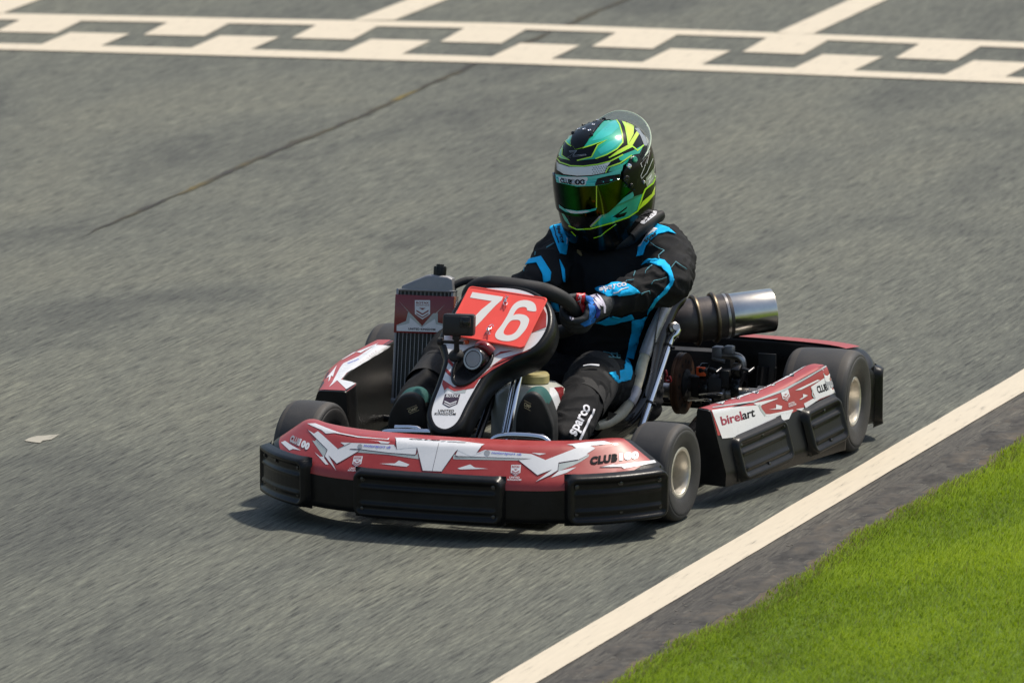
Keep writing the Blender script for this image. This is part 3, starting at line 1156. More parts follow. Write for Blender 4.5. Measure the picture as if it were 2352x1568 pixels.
# ---- number plate 76
plc = [npl(cN, *q, .016) for q in ((716, 568), (1372, 688), (1580, 265), (922, 163))]


def bil(a, b):
    return plc[0].lerp(plc[1], a).lerp(plc[3].lerp(plc[2], a), b)


def rrect(mg, rad, n=6):
    W, H = (plc[1] - plc[0]).length, (plc[3] - plc[0]).length
    out = []
    for cx, cy, a0 in ((1, 0, -PI / 2), (1, 1, 0), (0, 1, PI / 2), (0, 0, PI)):
        for k in range(n + 1):
            t = a0 + PI / 2 * k / n
            x = (W - mg - rad if cx else mg + rad) + math.cos(t) * rad
            y = (H - mg - rad if cy else mg + rad) + math.sin(t) * rad
            out.append(bil(x / W, y / H))
    return out


lift = lambda ps, h: [q + NN * h for q in ps]
g = G().loft([lift(rrect(.0, .010), -.002), lift(rrect(.0, .010), .0015), lift(rrect(.001, .010), .0028), lift(rrect(.004, .008), .0028), lift(rrect(.005, .007), .0015)])
plate = g.build('number_plate', M['plate'], kart, sharp=30)
BV_PL = BVHTree.FromPolygons([NP0 + NU * a + NV * b + NN * .0175 for a, b in ((-1, -1), (1, -1), (1, 1), (-1, 1))], [[0, 1, 2, 3]])
six_o = [(1650, 612), (1736, 621), (1741, 580), (1727, 542), (1692, 515), (1632, 501), (1570, 507), (1515, 536), (1470, 592), (1430, 672), (1370, 768), (1325, 825), (1303, 868), (1313, 905), (1350, 927), (1410, 938), (1470, 936), (1535, 912), (1590, 862), (1640, 795), (1666, 722), (1658, 690), (1625, 662), (1565, 650), (1520, 654), (1497, 662), (1530, 606), (1568, 580), (1615, 574), (1643, 588)]
six_i = [(1510, 712), (1553, 714), (1574, 735), (1566, 772), (1530, 832), (1490, 864), (1440, 876), (1403, 866), (1393, 842), (1410, 800), (1450, 742), (1480, 718)]
key = six_o[:26] + [(1497.5, 662.5)] + six_i[:1] + six_i[:0:-1] + [(1509.5, 712.2), (1496.5, 662.6)] + six_o[26:]
seven = [(1060, 415), (1388, 465), (1374, 500), (1300, 566), (1230, 640), (1150, 728), (1090, 790), (1050, 850), (965, 838), (1010, 770), (1080, 680), (1160, 598), (1268, 512), (1034, 474)]


def shape_cdt(outer, inner):
    from mathutils.geometry import delaunay_2d_cdt
    vs = [V(q) for q in outer + inner]
    n, m_ = len(outer), len(inner)
    ed = [(i, (i + 1) % n) for i in range(n)] + [(n + i, n + (i + 1) % m_) for i in range(m_)]
    r = delaunay_2d_cdt(vs, ed, [], 0, 1e-4)
    bm = bmesh.new()
    bv_ = [bm.verts.new((q.x, q.y, 0)) for q in r[0]]

    def inside(p, poly):
        c = False
        for (x1, y1), (x2, y2) in zip(poly, poly[1:] + poly[:1]):
            if (y1 > p[1]) != (y2 > p[1]) and p[0] < (x2 - x1) * (p[1] - y1) / (y2 - y1) + x1:
                c = not c
        return c
    for f in r[2]:
        c = sum((r[0][i] for i in f), V((0, 0))) / len(f)
        if inside(c, outer) and not inside(c, inner):
            bm.faces.new([bv_[i] for i in f])
    return bm


def smooth2(pts, k=3):
    return [(q.x, q.y) for q in cr_path([V((*p, 0)) for p in pts], [0] * len(pts), k, closed=True)[0]]


vs, fs = lay([poly_tris(px(cC, seven))], BV_PL, .0007, 0)
link('digit', vs, fs, M['plate_white'], plate, smooth=False)
vs, fs = lay([shape_cdt(px(cC, smooth2(six_o[:1] + six_o[1:])), px(cC, smooth2(six_i)))], BV_PL, .0007, 0)
link('digit', vs, fs, M['plate_white'], plate, smooth=False)
# spring clips holding the plate
for ctr, k in (((1222, 285), 1), ((1078, 530), -1)):
    o = [(0, -45), (14, -30), (-4, -22), (12, -10), (-8, 5), (-18, 22), (-8, 36), (8, 34), (16, 18), (0, 4), (8, -16), (26, -40)] if k > 0 else [(-30, 40), (-10, 18), (-4, 34), (14, 38), (4, 12), (-14, 0), (-6, -14), (6, -30), (30, -46), (42, -34), (28, -16), (8, -6), (4, 6)]
    P = [npl(cN, ctr[0] + a, ctr[1] + b, .022 + .004 * (i % 2)) for i, (a, b) in enumerate(o)]
    g = G().tube(P, .0013, seg=6, smooth=3)
    g.ball(npl(cN, *ctr, .022), .0045, 10)
    g.build('spring_clip', M['chrome'], plate)

# ---- radiator on the driver's right
rt = at(912, 676, 'y', .0)
ru = V((.149, .0145, 0)).normalized()
rd = V((0, -.15, -1)).normalized()
rn = ru.cross(rd).normalized()
if rn.y > 0:
    rn = -rn
RP = lambda u, v, d=0: rt + ru * u + rd * v + rn * d     # u right, v down, d towards the front
Wd, Hg = .152, .292


def rbox(u0, u1, v0, v1, d0, d1, g, bev=.002):
    rot = Matrix((ru, rd, rn)).transposed().to_4x4()
    return g.box(RP((u0 + u1) / 2, (v0 + v1) / 2, (d0 + d1) / 2), (u1 - u0, v1 - v0, d1 - d0), bev, rot)


rad = empty('radiator', RP(Wd / 2, Hg, -.02), kart)
g = rbox(.002, Wd - .002, -.012, Hg - .012, -.040, -.004, G(), 0)
for k in range(13):
    u = .010 + k * (Wd - .020) / 12
    g.mat(1)
    rbox(u - .0009, u + .0009, -.011, Hg - .013, -.0045, -.0015, g, 0)
    g.mat(2)
    for j in range(46):
        v = -.008 + j * (Hg - .02) / 46
        if k < 12:
            rbox(u + .0012, u + (Wd - .02) / 12 - .0012, v, v + .0022, -.0042, -.0030, g, 0)
g.build('radiator_core', [M['engine'], M['alu'], mat('dull fins', (.045, .048, .042), .55, .6, var=.5, vscale=30)], rad, smooth=False)
g = rbox(-.003, .004, -.016, Hg - .006, -.044, .0, G())
rbox(Wd - .004, Wd + .003, -.016, Hg - .006, -.044, .0, g)
rbox(-.004, Wd + .004, Hg - .014, Hg, -.046, .002, g)
rbox(.008, Wd - .004, -.016, -.010, -.046, .001, g, .001)
g.build('radiator_frame', M['alu'], rad)
# cast top tank, higher towards the filler
rows = []
for u, h in ((.012, .010), (.02, .014), (.075, .040), (.085, .043), (.135, .040), (.148, .034), (.152, .010)):
    rows.append(rounded([RP(u, -.014, 0), RP(u, -.014 - h * .9, -.001), RP(u, -.014 - h, -.006), RP(u, -.014 - h, -.038), RP(u, -.014 - h * .9, -.043), RP(u, -.014, -.044)], .003))
g = G().loft(rows)
rbox(.008, .156, -.016, -.011, -.047, .004, g, .002)
tk = g.build('radiator_top', M['alu'], rad, sharp=40)
g = G().lathe([(.0155, 0), (.0158, .004)], RP(.110, -.054, -.021), -rd, seg=24)
kn = []
for k_ in range(48):
    a = 2 * PI * k_ / 48
    kn.append((math.cos(a) * (.0172 if (k_ // 2) % 2 else .0160), math.sin(a) * (.0172 if (k_ // 2) % 2 else .0160)))
rings = [[RP(.110 + x * s, -.054 - h, -.021 + y * s) for x, y in kn] for h, s in ((.002, 1), (.022, 1), (.025, .93), (.026, .6), (.030, .58), (.031, .5))]
g.loft(rings)
g.build('radiator_cap', M['plastic'], rad, sharp=30)
# sticker band on the core, wrapped round the side
g = rbox(-.004, Wd + .004, .000, .102, .0005, .0030, G(), .001)
rbox(Wd + .0032, Wd + .006, .000, .098, -.048, .0030, g, .001)
band = g.build('radiator_shroud', M['red_dark'], rad)
BV_RAD = world_bvh([band])
W_ = lambda p: px(cC, p)
sticker('shroud_sheet', [W_([(250, 765), (350, 722), (372, 625), (388, 640), (520, 778), (640, 640), (690, 636), (690, 738), (860, 785), (860, 842), (250, 826)])], BV_RAD, .0006, M['grey'], rad)
sticker('shroud_sheet', [W_([(250, 778), (385, 748), (392, 685), (520, 790), (660, 700), (668, 755), (862, 802), (862, 846), (250, 828)])], BV_RAD, .0010, M['white'], rad)
sticker('shroud_line', [px(cC, [(275, 510), (520, 770), (512, 778)]), px(cC, [(775, 540), (560, 740), (566, 748)])], BV_RAD, .0012, M['steel'], rad)
pl, bars, mp = shield(cC(445, 706), cC(608, 706), cC(445, 500))
sticker('badge', [pl], BV_RAD, .0010, M['white'], rad)
sticker('badge_chevron', bars[:3], BV_RAD, .0014, M['red_dark'], rad)
lettering('shroud_lettering', [text_on('ROTAX', cC(460, 541), cC(596, 541), cC(460, 515), .03, 0, 1.05), text_on('RACING CLUB', cC(460, 561), cC(598, 561), cC(460, 548), .02)], BV_RAD, .0015, M['red_dark'], rad)
lettering('shroud_lettering', [text_on('UNITED KINGDOM', cC(376, 817), cC(664, 826), cC(376, 793), .03, 0, 1.1)], BV_RAD, .0014, M['ink'], rad)
lettering('shroud_lettering', [text_on('100', cC(862, 575), cC(884, 505), cC(880, 570), .02)], BV_RAD, .0014, M['white'], rad)
P = [RP(.14, -.025, -.03), RP(.19, -.045, -.05), RP(.26, -.03, -.08), RP(.33, .02, -.12)]
G().tube(P, .0105, smooth=5).build('water_hose', M['padding'], kart)
P = [RP(.08, Hg, -.02), RP(.08, Hg + .03, -.03), RP(.10, Hg + .06, .02)]
G().tube(P, .009, smooth=5).build('radiator_stay', M['engine'], kart)

# ---- action camera clipped on the panel
ab = npl(cN, 812, 757, .001)
acam = empty('action_camera', ab)
tag(acam, 'small black action camera on a ball mount in front of the red 76 plate', 'action camera')
cc = at(*cN(833, 487), 'y', -.555)
rotc = Matrix((V((.985, .17, .0)).normalized(), V((-.17, .97, -.12)).normalized(), V((0, .12, .99)).normalized())).transposed().to_4x4()
rc = rotc.to_3x3()
g = G().box(cc, (.083, .036, .057), .007, rotc)
g.box(cc + rc @ V((-.004, -.0175, .0)), (.064, .006, .046), .003, rotc)
g.box(cc + rc @ V((.030, .003, .026)), (.012, .02, .004), .001, rotc)
g.box(cc + rc @ V((-.006, .0, .027)), (.022, .018, .003), .001, rotc)
g.build('camera_body', mat('matt camera rubber', (.010, .010, .011), .5, var=.2, bump=.3, bscale=500), acam, sharp=40)
g = G().box(cc + rc @ V((.019, -.0215, .008)), (.028, .006, .028), .003, rotc).lathe([(.0115, 0), (.0105, .003), (.008, .0035), (.007, .001), (0, .0022)], cc + rc @ V((.019, -.0240, .008)), rc @ V((0, -1, 0)), seg=28)
g.build('camera_lens', M['gloss_black'], acam, sharp=30)
low = cc + rc @ V((-.006, .0, -.026))
g = G().tube([low, low.lerp(ab, .35), low.lerp(ab, .8)], [.0075, .0065, .008], seg=14)
g.box(low - V((0, 0, .006)), (.020, .015, .016), .003)
jn = low.lerp(ab, .36)
g.tube([jn + V((-.045, -.004, .002)), jn + V((.018, .002, 0))], .0045)
g.lathe([(.0085, -.006), (.0105, -.004), (.0105, .006), (.008, .008)], jn + V((-.042, -.004, .002)), V((-1, 0, 0)), seg=10, cap0=True, cap1=True)
g.lathe([(.0185, -.002), (.0205, .003), (.0195, .010), (.014, .016), (.008, .019)], ab, NN, seg=28, cap0=True, cap1=True)
g.build('camera_mount', M['padding'], acam, sharp=40)
G().lathe([(.0042, 0), (.0042, .003), (.002, .004)], jn + V((.018, .002, 0)), V((1, .1, 0)), seg=6, cap1=True).build('mount_screw', M['steel'], acam)
G().box(npl(cN, 893, 632, .004), (.014, .010, .010), .002).build('warning_lamp', M['orange'], panel)

# ================================================================== LIVERY OF THE FRONT BUMPER
bvn = BV_NOSE


def NLp(p):
    return px(cNL, p)


def Bp(p):
    return px(cB, p)


Z_l = [(12, 240), (115, 300), (170, 264), (228, 312), (462, 525), (655, 435), (1290, 462), (1330, 530), (1342, 420), (1730, 440), (1730, 560), (1625, 505), (1610, 602), (1590, 612), (1200, 583), (800, 532), (610, 525), (780, 550), (450, 745), (330, 622), (445, 850), (270, 632), (310, 540)]
grey_l = [(85, 398), (125, 410), (150, 378), (310, 545), (270, 632), (262, 655)]
grey_l2 = [(650, 532), (800, 535), (1200, 586), (1590, 616), (1622, 604), (1630, 560), (1650, 672), (1200, 608), (770, 575), (700, 572), (775, 552)]
cen = [cNL(1292, 362), cNL(1500, 368), (1000, 1012), (1050, 1013), (1113, 1021), cB(255, 405), cB(208, 468), cB(300, 440), cB(160, 500), cB(40, 445), (1049, 1035), (1016, 1083), (971, 1081), cNL(1640, 560), cNL(1625, 505), cNL(1420, 520), cNL(1330, 530), cNL(1312, 372)]
Z_r = [(208, 470), (280, 440), (690, 478), (812, 530), (1082, 425), (1042, 398), (1195, 396), (1250, 428), (1172, 478), (1195, 480), (1100, 528), (930, 555), (922, 622), (858, 662), (722, 724), (868, 615), (742, 666), (572, 530), (688, 518), (40, 496), (18, 488), (40, 440), (150, 470)]
grey_r = [(0, 470), (40, 498), (688, 520), (620, 528), (572, 533), (20, 522), (0, 520)]
grey_r2 = [(932, 560), (1105, 530), (1200, 480), (1190, 500), (1120, 545), (1050, 580), (930, 625), (922, 622)]
flash = [[(120, 570), (205, 640), (265, 632), (262, 660), (325, 752), (285, 752)], [(1075, 738), (1300, 735), (1360, 692), (1515, 752), (1470, 785), (1310, 768)], [(500, 428), (660, 432), (560, 470)], [(915, 395), (1070, 405), (1230, 425), (1200, 445), (1090, 438), (1060, 412)], [(10, 150), (130, 150), (290, 215), (500, 290), (760, 340), (1180, 380), (1215, 362), (1205, 390), (760, 355), (420, 290), (290, 300), (220, 245), (90, 190)]]
flash_r = [[(38, 602), (150, 568), (190, 595), (310, 606), (60, 612)], [(690, 465), (820, 472), (760, 486)], [(860, 685), (930, 625), (1085, 592), (1000, 640)], [(1290, 592), (1440, 560), (1400, 575), (1770, 530), (1788, 552), (1500, 605), (1480, 590), (1330, 596)], [(1000, 395), (1180, 372), (1330, 362), (1400, 385), (1260, 400), (1100, 408)]]
left_tip = [[(365, 375), (400, 360), (460, 400), (540, 445), (470, 432), (440, 445)]]
sticker('livery_flash', [NLp(grey_l), NLp(grey_l2), Bp(grey_r), Bp(grey_r2)], bvn, .0014, M['grey'], nose, step=5)
sticker('livery_flash', [NLp(flash[1]), NLp(flash[2]), NLp(flash[3]), NLp(flash[0])] + [Bp(p) for p in (flash_r[0], flash_r[1], flash_r[2])], bvn, .0016, M['white'], nose, step=5)
sticker('livery_flash', [NLp(flash[4]), Bp(flash_r[3]), Bp(flash_r[4])] + [px(cA, p) for p in left_tip], bvn, .0017, M['white'], nose, step=5)
sticker('livery_zigzag', [NLp(Z_l)], bvn, .0019, M['white'], nose, step=5)
sticker('livery_zigzag', [Bp(Z_r)], bvn, .0019, M['white'], nose, step=5)
sticker('livery_centre', [cen], bvn, .0022, M['white'], nose, step=5)


def outl(path, c, w=1.1):
    return stroke(px(c, path), w)


sticker('livery_outline', [outl([(12, 240), (310, 540), (270, 632), (445, 850), (330, 622), (450, 745), (780, 550), (640, 526)], cNL), outl([(640, 526), (800, 532), (1200, 583), (1590, 612), (1612, 600), (1625, 500), (1708, 845)], cNL),
                           outl([(1990, 852), (2190, 570), (2228, 535), (2185, 620), (2200, 640), (2350, 640)], cNL), outl([(462, 525), (655, 435)], cNL), outl([(1290, 462), (1330, 530), (1312, 375)], cNL),
                           outl([(1945, 445), (1850, 850)], cNL, .8),
                           outl([(18, 490), (40, 498), (688, 518), (572, 530), (742, 666), (868, 615), (722, 724), (858, 662), (922, 622), (930, 555), (1100, 528)], cB), outl([(208, 470), (255, 405)], cB), outl([(1290, 592), (1480, 592), (1500, 606)], cB)], bvn, .0026, M['outline'], nose, step=6)
# lettering and badges of the bumper
lettering('bumper_lettering', [text_on('CLUB', cB(1205, 575), cB(1445, 545), cB(1205, 502), .07, .1, 1.14)], bvn, .0024, M['ink'], nose)
lettering('bumper_lettering', [text_on('100', cB(1462, 540), cB(1632, 520), cB(1462, 470), .075, 0, 1.12)], bvn, .0024, M['white'], nose)
lettering('bumper_lettering', [text_on('CLUB', cA(440, 368), cA(520, 408), cA(462, 308), .07, .1, 1.14)], bvn, .0024, M['ink_worn'], nose)
lettering('bumper_lettering', [text_on('100', cA(512, 402), cA(602, 448), cA(538, 340), .075, 0, 1.12)], bvn, .0024, M['white'], nose)
for c, a in ((cNL, ((838, 505), (1240, 532), (850, 455))), (cB, ((338, 480), (605, 496), (340, 455)))):
    lettering('bumper_lettering', [text_on('motorsport uk', c(*a[0]), c(*a[1]), c(*a[2]), .02, .15)], bvn, .0028, M['blue_ink'], nose)
for c, (x, y, r_) in ((cNL, (790, 488, 36)), (cB, (300, 468, 26))):
    P = [c(x + r_ * math.cos(a * PI / 8), y + r_ * .95 * math.sin(a * PI / 8)) for a in range(16)]
    sticker('badge', [P], bvn, .0026, M['ink_worn'], nose)
for c, a in ((cNL, ((664, 785), (795, 785), (700, 630))), (cB, ((505, 668), (590, 668), (512, 572)))):
    pl, bars, mp = shield(c(*a[0]), c(*a[1]), c(*a[2]))
    sticker('badge', [pl], bvn, .0018, M['white'], nose)
    sticker('badge_chevron', bars[:3], bvn, .0023, M['red'], nose)
    bl_, br_, tl_ = mp((.1, .72)), mp((.9, .72)), mp((.1, .93))
    lettering('bumper_lettering', [text_on('ROTAX', bl_, br_, tl_, .03)], bvn, .0024, M['red'], nose)
lettering('bumper_lettering', [text_on('UNITED', cNL(634, 822), cNL(765, 824), cNL(642, 796), .02), text_on('KINGDOM', cNL(608, 850), cNL(772, 855), cNL(616, 826), .02),
                               text_on('UNITED', cB(494, 690), cB(586, 692), cB(496, 674), .02), text_on('KINGDOM', cB(478, 710), cB(598, 712), cB(480, 694), .02)], bvn, .0022, M['white'], nose)
lettering('bumper_lettering', [text_on('CLUB', cA(1480, 352), cA(1750, 368), cA(1510, 346), .05)], bvn, .0030, M['ink'], nose)
lettering('bumper_lettering', [text_on('100', cA(1765, 372), cA(1980, 385), cA(1790, 364), .05)], bvn, .0030, M['ink_worn'], nose)

# ================================================================== LIVERY OF THE SIDE PODS
pod, _, bvp = PODS[1]
Sp = lambda p: px(cS, p)
sticker('livery_panel', [Sp([(152, 758), (300, 735), (555, 712), (560, 752), (600, 802), (640, 800), (795, 770), (835, 750), (800, 830), (525, 905), (330, 985), (240, 994)]),
                         Sp([(1020, 650), (985, 560), (1120, 470), (1170, 425), (1215, 500), (1240, 590), (1060, 660), (940, 740), (925, 700)])], bvp, .0016, M['white'], pod, step=5)
sticker('livery_flash', [Sp([(500, 700), (705, 655), (700, 662), (570, 712), (560, 730)]), Sp([(632, 750), (690, 740), (690, 708), (742, 722), (735, 748)]), Sp([(885, 668), (918, 646), (916, 620), (960, 632), (900, 668)]),
                         Sp([(858, 748), (925, 735), (920, 760), (905, 762)]), Sp([(800, 808), (830, 760), (800, 775), (640, 808), (600, 806), (570, 780), (600, 790), (640, 790), (830, 750), (836, 758)]),
                         Sp([(850, 590), (1040, 500), (1060, 505), (900, 585)]),
                         Sp([(100, 690), (300, 660), (520, 590), (680, 520), (860, 430), (950, 385), (800, 480), (600, 575), (400, 650), (140, 712)]), Sp([(1130, 380), (1160, 392), (1165, 415), (1140, 400)])], bvp, .0019, M['white'], pod, step=5)
sticker('livery_flash', [Sp([(555, 705), (570, 745), (605, 790), (596, 808), (556, 754), (540, 715)]), Sp([(980, 560), (1002, 590), (1000, 625), (1024, 652), (1012, 662), (990, 630), (992, 596)]), Sp([(500, 680), (760, 580), (960, 470), (1110, 385), (1115, 392), (960, 485), (760, 598), (500, 692), (160, 742), (160, 735)])], bvp, .0022, M['grey'], pod, step=5)
lettering('pod_lettering', [text_on('birel', cS(236, 886), cS(412, 838), cS(218, 812), .02, 0, .96)], bvp, .0022, M['red_ink'], pod)
lettering('pod_lettering', [text_on('art', cS(410, 838), cS(516, 808), cS(402, 776), .02, 0, .96)], bvp, .0022, M['ink'], pod)
lettering('pod_lettering', [text_on('CLUB', cS(1044, 616), cS(1128, 590), cS(1026, 556), .03, 0, .95)], bvp, .0022, M['ink'], pod)
lettering('pod_lettering', [text_on('100', cS(1130, 588), cS(1200, 548), cS(1116, 524), .03, 0, .95)], bvp, .0022, M['ink_worn'], pod)
pl, bars, mp = shield(cS(754, 690), cS(815, 668), cS(728, 592))
sticker('badge', [pl], bvp, .0018, M['white'], pod)
sticker('badge_chevron', bars[:3], bvp, .0023, M['red'], pod)
lettering('pod_lettering', [text_on('UNITED', cS(795, 712), cS(848, 696), cS(790, 698), .02), text_on('KINGDOM', cS(798, 732), cS(860, 712), cS(794, 716), .02)], bvp, .0022, M['white'], pod)
# right pod: only its top shows
podr, _, bvr = PODS[-1]
Lp = lambda p: px(cL, p)
sticker('livery_panel', [Lp([(1210, 515), (1180, 540), (930, 690), (780, 780), (728, 848), (880, 880), (780, 942), (690, 855), (650, 890), (610, 922), (640, 880), (720, 730), (750, 690), (900, 620), (1080, 510)])], bvr, .0018, M['white'], podr, step=5)
sticker('livery_flash', [Lp([(585, 835), (640, 770), (688, 708), (655, 800), (650, 820), (632, 812), (622, 845), (605, 870), (612, 820)]), Lp([(735, 655), (850, 585), (905, 570), (1110, 485), (920, 588), (880, 578), (745, 655)]), Lp([(930, 600), (1080, 500), (1070, 520), (980, 600)])], bvr, .0021, M['white'], podr, step=4)
lettering('pod_lettering', [text_on('motorsport', cL(800, 700), cL(910, 655), cL(790, 688), .02)], bvr, .0024, M['blue_ink'], podr)

# tank sticker
sticker('tank_sheet', [px(cG, [(738, 725), (790, 722), (890, 716), (888, 790), (870, 980), (800, 1150), (770, 1050), (742, 880)])], BV_TANK, .0012, M['white'], tank, step=5)
sticker('tank_sheet', [px(cG, [(788, 724), (895, 712), (880, 850), (860, 880), (830, 780)])], BV_TANK, .0018, M['red_dark'], tank, step=5)
sticker('tank_badge', [px(cG, [(800, 1000), (830, 910), (846, 920), (840, 1000), (810, 1040)]), px(cG, [(775, 1060), (785, 990), (792, 992), (784, 1064)])], BV_TANK, .0019, M['ink'], tank, step=5)
# lines of words on the shoes are set with the driver
# ================================================================== THE DRIVER
PERS_O = V((.055, .28, .07))


def remeshed(g, voxel, smooth_n=4):
    me = bpy.data.meshes.new('tmp')
    me.from_pydata([tuple(v) for v in g.v], [], g.f)
    bm = bmesh.new()
    bm.from_mesh(me)
    bmesh.ops.recalc_face_normals(bm, faces=bm.faces[:])
    bm.to_mesh(me)
    bm.free()
    o = bpy.data.objects.new('tmp', me)
    COL.objects.link(o)
    r = o.modifiers.new('r', 'REMESH')
    r.mode = 'VOXEL'
    r.voxel_size = voxel
    sm = o.modifiers.new('s', 'SMOOTH')
    sm.factor = .5
    sm.iterations = smooth_n
    dg = bpy.context.evaluated_depsgraph_get()
    m2 = bpy.data.meshes.new_from_object(o.evaluated_get(dg))
    vs = [v.co.copy() for v in m2.vertices]
    ns = [v.normal.copy() for v in m2.vertices]
    fs = [list(p.vertices) for p in m2.polygons]
    bpy.data.objects.remove(o)
    bpy.data.meshes.remove(me)
    bpy.data.meshes.remove(m2)
    return vs, ns, fs


def limb(g, pts, rs, k=6, seg=20, flat=1., up=None):
    """tapered limb with rounded ends"""
    P, Q = cr_path([V(p) for p in pts], rs, k)
    d0, d1 = (P[0] - P[1]).normalized(), (P[-1] - P[-2]).normalized()
    P = [P[0] + d0 * Q[0] * .9, P[0] + d0 * Q[0] * .6] + P + [P[-1] + d1 * Q[-1] * .6, P[-1] + d1 * Q[-1] * .9]
    Q = [Q[0] * .4, Q[0] * .8] + Q + [Q[-1] * .8, Q[-1] * .4]
    return g.tube(P, Q, seg=seg, flat=flat, up=up)


# joints
sh_l, el_l, wr_l = V((.205, .285, .565)), at(1532, 648, 'y', .075), at(1398, 694, 'y', -.105)
sh_r, el_r, wr_r = V((-.055, .300, .565)), at(1248, 640, 'y', .085), at(1112, 735, 'y', -.10)
hip_l, kn_l, an_l = V((.112, .25, .16)), at(1362, 872, 'y', -.10), at(1300, 1012, 'y', -.46)
hip_r, kn_r, an_r = V((-.035, .25, .165)), at(1052, 800, 'y', -.13), at(945, 935, 'y', -.50)

g = G()
# trunk as elliptical rings
rows = []
for z, y, x, hw, hd in ((.085, .27, .05, .09, .09), (.11, .28, .05, .140, .12), (.17, .295, .052, .148, .125), (.28, .31, .055, .140, .118), (.38, .305, .058, .160, .122), (.47, .295, .062, .172, .122), (.54, .29, .064, .168, .105), (.585, .29, .064, .135, .085), (.615, .285, .063, .085, .07), (.66, .27, .06, .062, .06), (.72, .255, .058, .058, .058)):
    rows.append([V((x + hw * math.cos(2 * PI * k / 36), y + hd * math.sin(2 * PI * k / 36), z)) for k in range(36)])
g.loft(smooth_rows(rows, 3))
g.ball((.055, .235, .79), .10, 20, (.78, .95, 1.15))                      # the head, inside the helmet
limb(g, [sh_l.lerp(V((.07, .29, .56)), .35), sh_l, sh_l.lerp(el_l, .5) + V((.016, .0, .004)), el_l, el_l.lerp(wr_l, .45) + V((0, 0, .004)), wr_l], [.066, .071, .063, .058, .050, .036])
limb(g, [sh_r.lerp(V((.05, .29, .56)), .35), sh_r, sh_r.lerp(el_r, .5) + V((-.012, .0, .004)), el_r, el_r.lerp(wr_r, .45), wr_r], [.062, .064, .055, .052, .048, .036])
limb(g, [hip_l, hip_l.lerp(kn_l, .5) + V((.0, 0, .012)), kn_l, kn_l.lerp(an_l, .45) + V((0, -.005, .012)), an_l], [.078, .074, .066, .062, .046])
limb(g, [hip_r, hip_r.lerp(kn_r, .5) + V((-.01, 0, .012)), kn_r, kn_r.lerp(an_r, .45) + V((0, -.002, .004)), an_r], [.085, .078, .060, .052, .044])
vs, ns, fs = remeshed(g, .0060, 5)


def folds(p):
    # soft cloth folds, running mostly across the limbs
    q = V((p.x * 9, p.y * 11, p.z * 15))
    w = V((noise.noise(q * .7), noise.noise(q * .7 + V((7, 0, 0))), noise.noise(q * .7 + V((0, 7, 0)))))
    a = noise.noise(q + w * 1.6)
    b = 1 - abs(noise.noise(V((p.x * 17, p.y * 15, p.z * 23)) + w * 1.6)) * 2
    arm = 1.2 if p.z > .40 and (p.x > .17 or p.x < -.05) else 1.
    return (.0060 * a + .0062 * max(0, b) ** 2) * arm


vs = [v + n * folds(v) for v, n in zip(vs, ns)]
body = link('person', vs, fs, M['suit'], None, sharp=0, origin=PERS_O)
tag(body, 'kart driver in black and sky blue suit, green helmet and blue gloves, hands on wheel', 'person')
BV_B = world_bvh([body])


def Tp(p):
    return px(cT, p)


def Gp(p):
    return px(cG, p)


def cloth(name, polys, m='suit_blue', off=.0030, step=5):
    o = sticker(name, polys, BV_B, off, M[m], body, step=step)
    so_ = o.modifiers.new('thick', 'SOLIDIFY')
    so_.thickness = .002
    so_.offset = 0
    return o


cloth('shoulder_panel', [Tp([(602, 300), (640, 280), (780, 252), (822, 312), (770, 590), (705, 575), (650, 420)])])
cloth('shoulder_panel', [Tp([(1722, 285), (1762, 262), (1880, 310), (1952, 372), (1870, 345), (1762, 372), (1690, 430), (1640, 490), (1605, 590), (1528, 602), (1560, 505), (1640, 375), (1690, 302)])])
cloth('shoulder_trim', [Tp([(798, 308), (822, 312), (772, 480)]), ], 'suit_white', .0044)
cloth('shoulder_trim', [Tp([(1690, 303), (1752, 318), (1742, 335), (1650, 400), (1585, 480), (1560, 505), (1640, 375)])], 'suit_white', .0044)
cloth('elbow_band', [Tp([(342, 697), (388, 640), (510, 608), (548, 670), (612, 780), (600, 862), (532, 882), (518, 790), (460, 675), (375, 688)])])
cloth('side_panel', [Tp([(700, 640), (752, 740), (756, 870), (738, 870), (722, 760)])])
cloth('elbow_band', [Tp([(1588, 692), (1635, 642), (1740, 634), (1830, 652), (1882, 712), (1932, 850), (1915, 905), (1850, 985), (1760, 1060), (1690, 1160), (1640, 1230), (1660, 1150), (1720, 1060), (1830, 950), (1888, 878), (1868, 800), (1800, 722), (1650, 672)])])
cloth('cuff_patch', [Tp([(1088, 942), (1120, 925), (1250, 895), (1335, 886), (1450, 908), (1530, 958), (1568, 1000), (1478, 1006), (1342, 1030), (1320, 1016), (1210, 1040), (1190, 1010), (1110, 972)])])
cloth('cuff_panel', [Tp([(1100, 1312), (1180, 1280), (1270, 1236), (1370, 1258), (1478, 1218), (1500, 1272), (1300, 1322), (1200, 1338)])])
cloth('side_panel', [Tp([(1482, 1290), (1585, 1265), (1640, 1240), (1560, 1450), (1500, 1566), (1468, 1520)]), Gp([(1640, 30), (1740, 30), (1640, 420), (1560, 400)])])
cloth('belly_panel', [Tp([(535, 1000), (600, 1010), (690, 1080), (722, 1210), (650, 1150)])])
cloth('hip_panel', [Gp([(1368, 565), (1535, 530), (1560, 400), (1610, 450), (1622, 560), (1600, 640), (1450, 672)])])


def cloth_text(name, s, a, m, sh=0., bold=.03, off=.0056):
    return lettering(name, [text_on(s, *a, bold, sh)], BV_B, off, M[m], body, step=6)


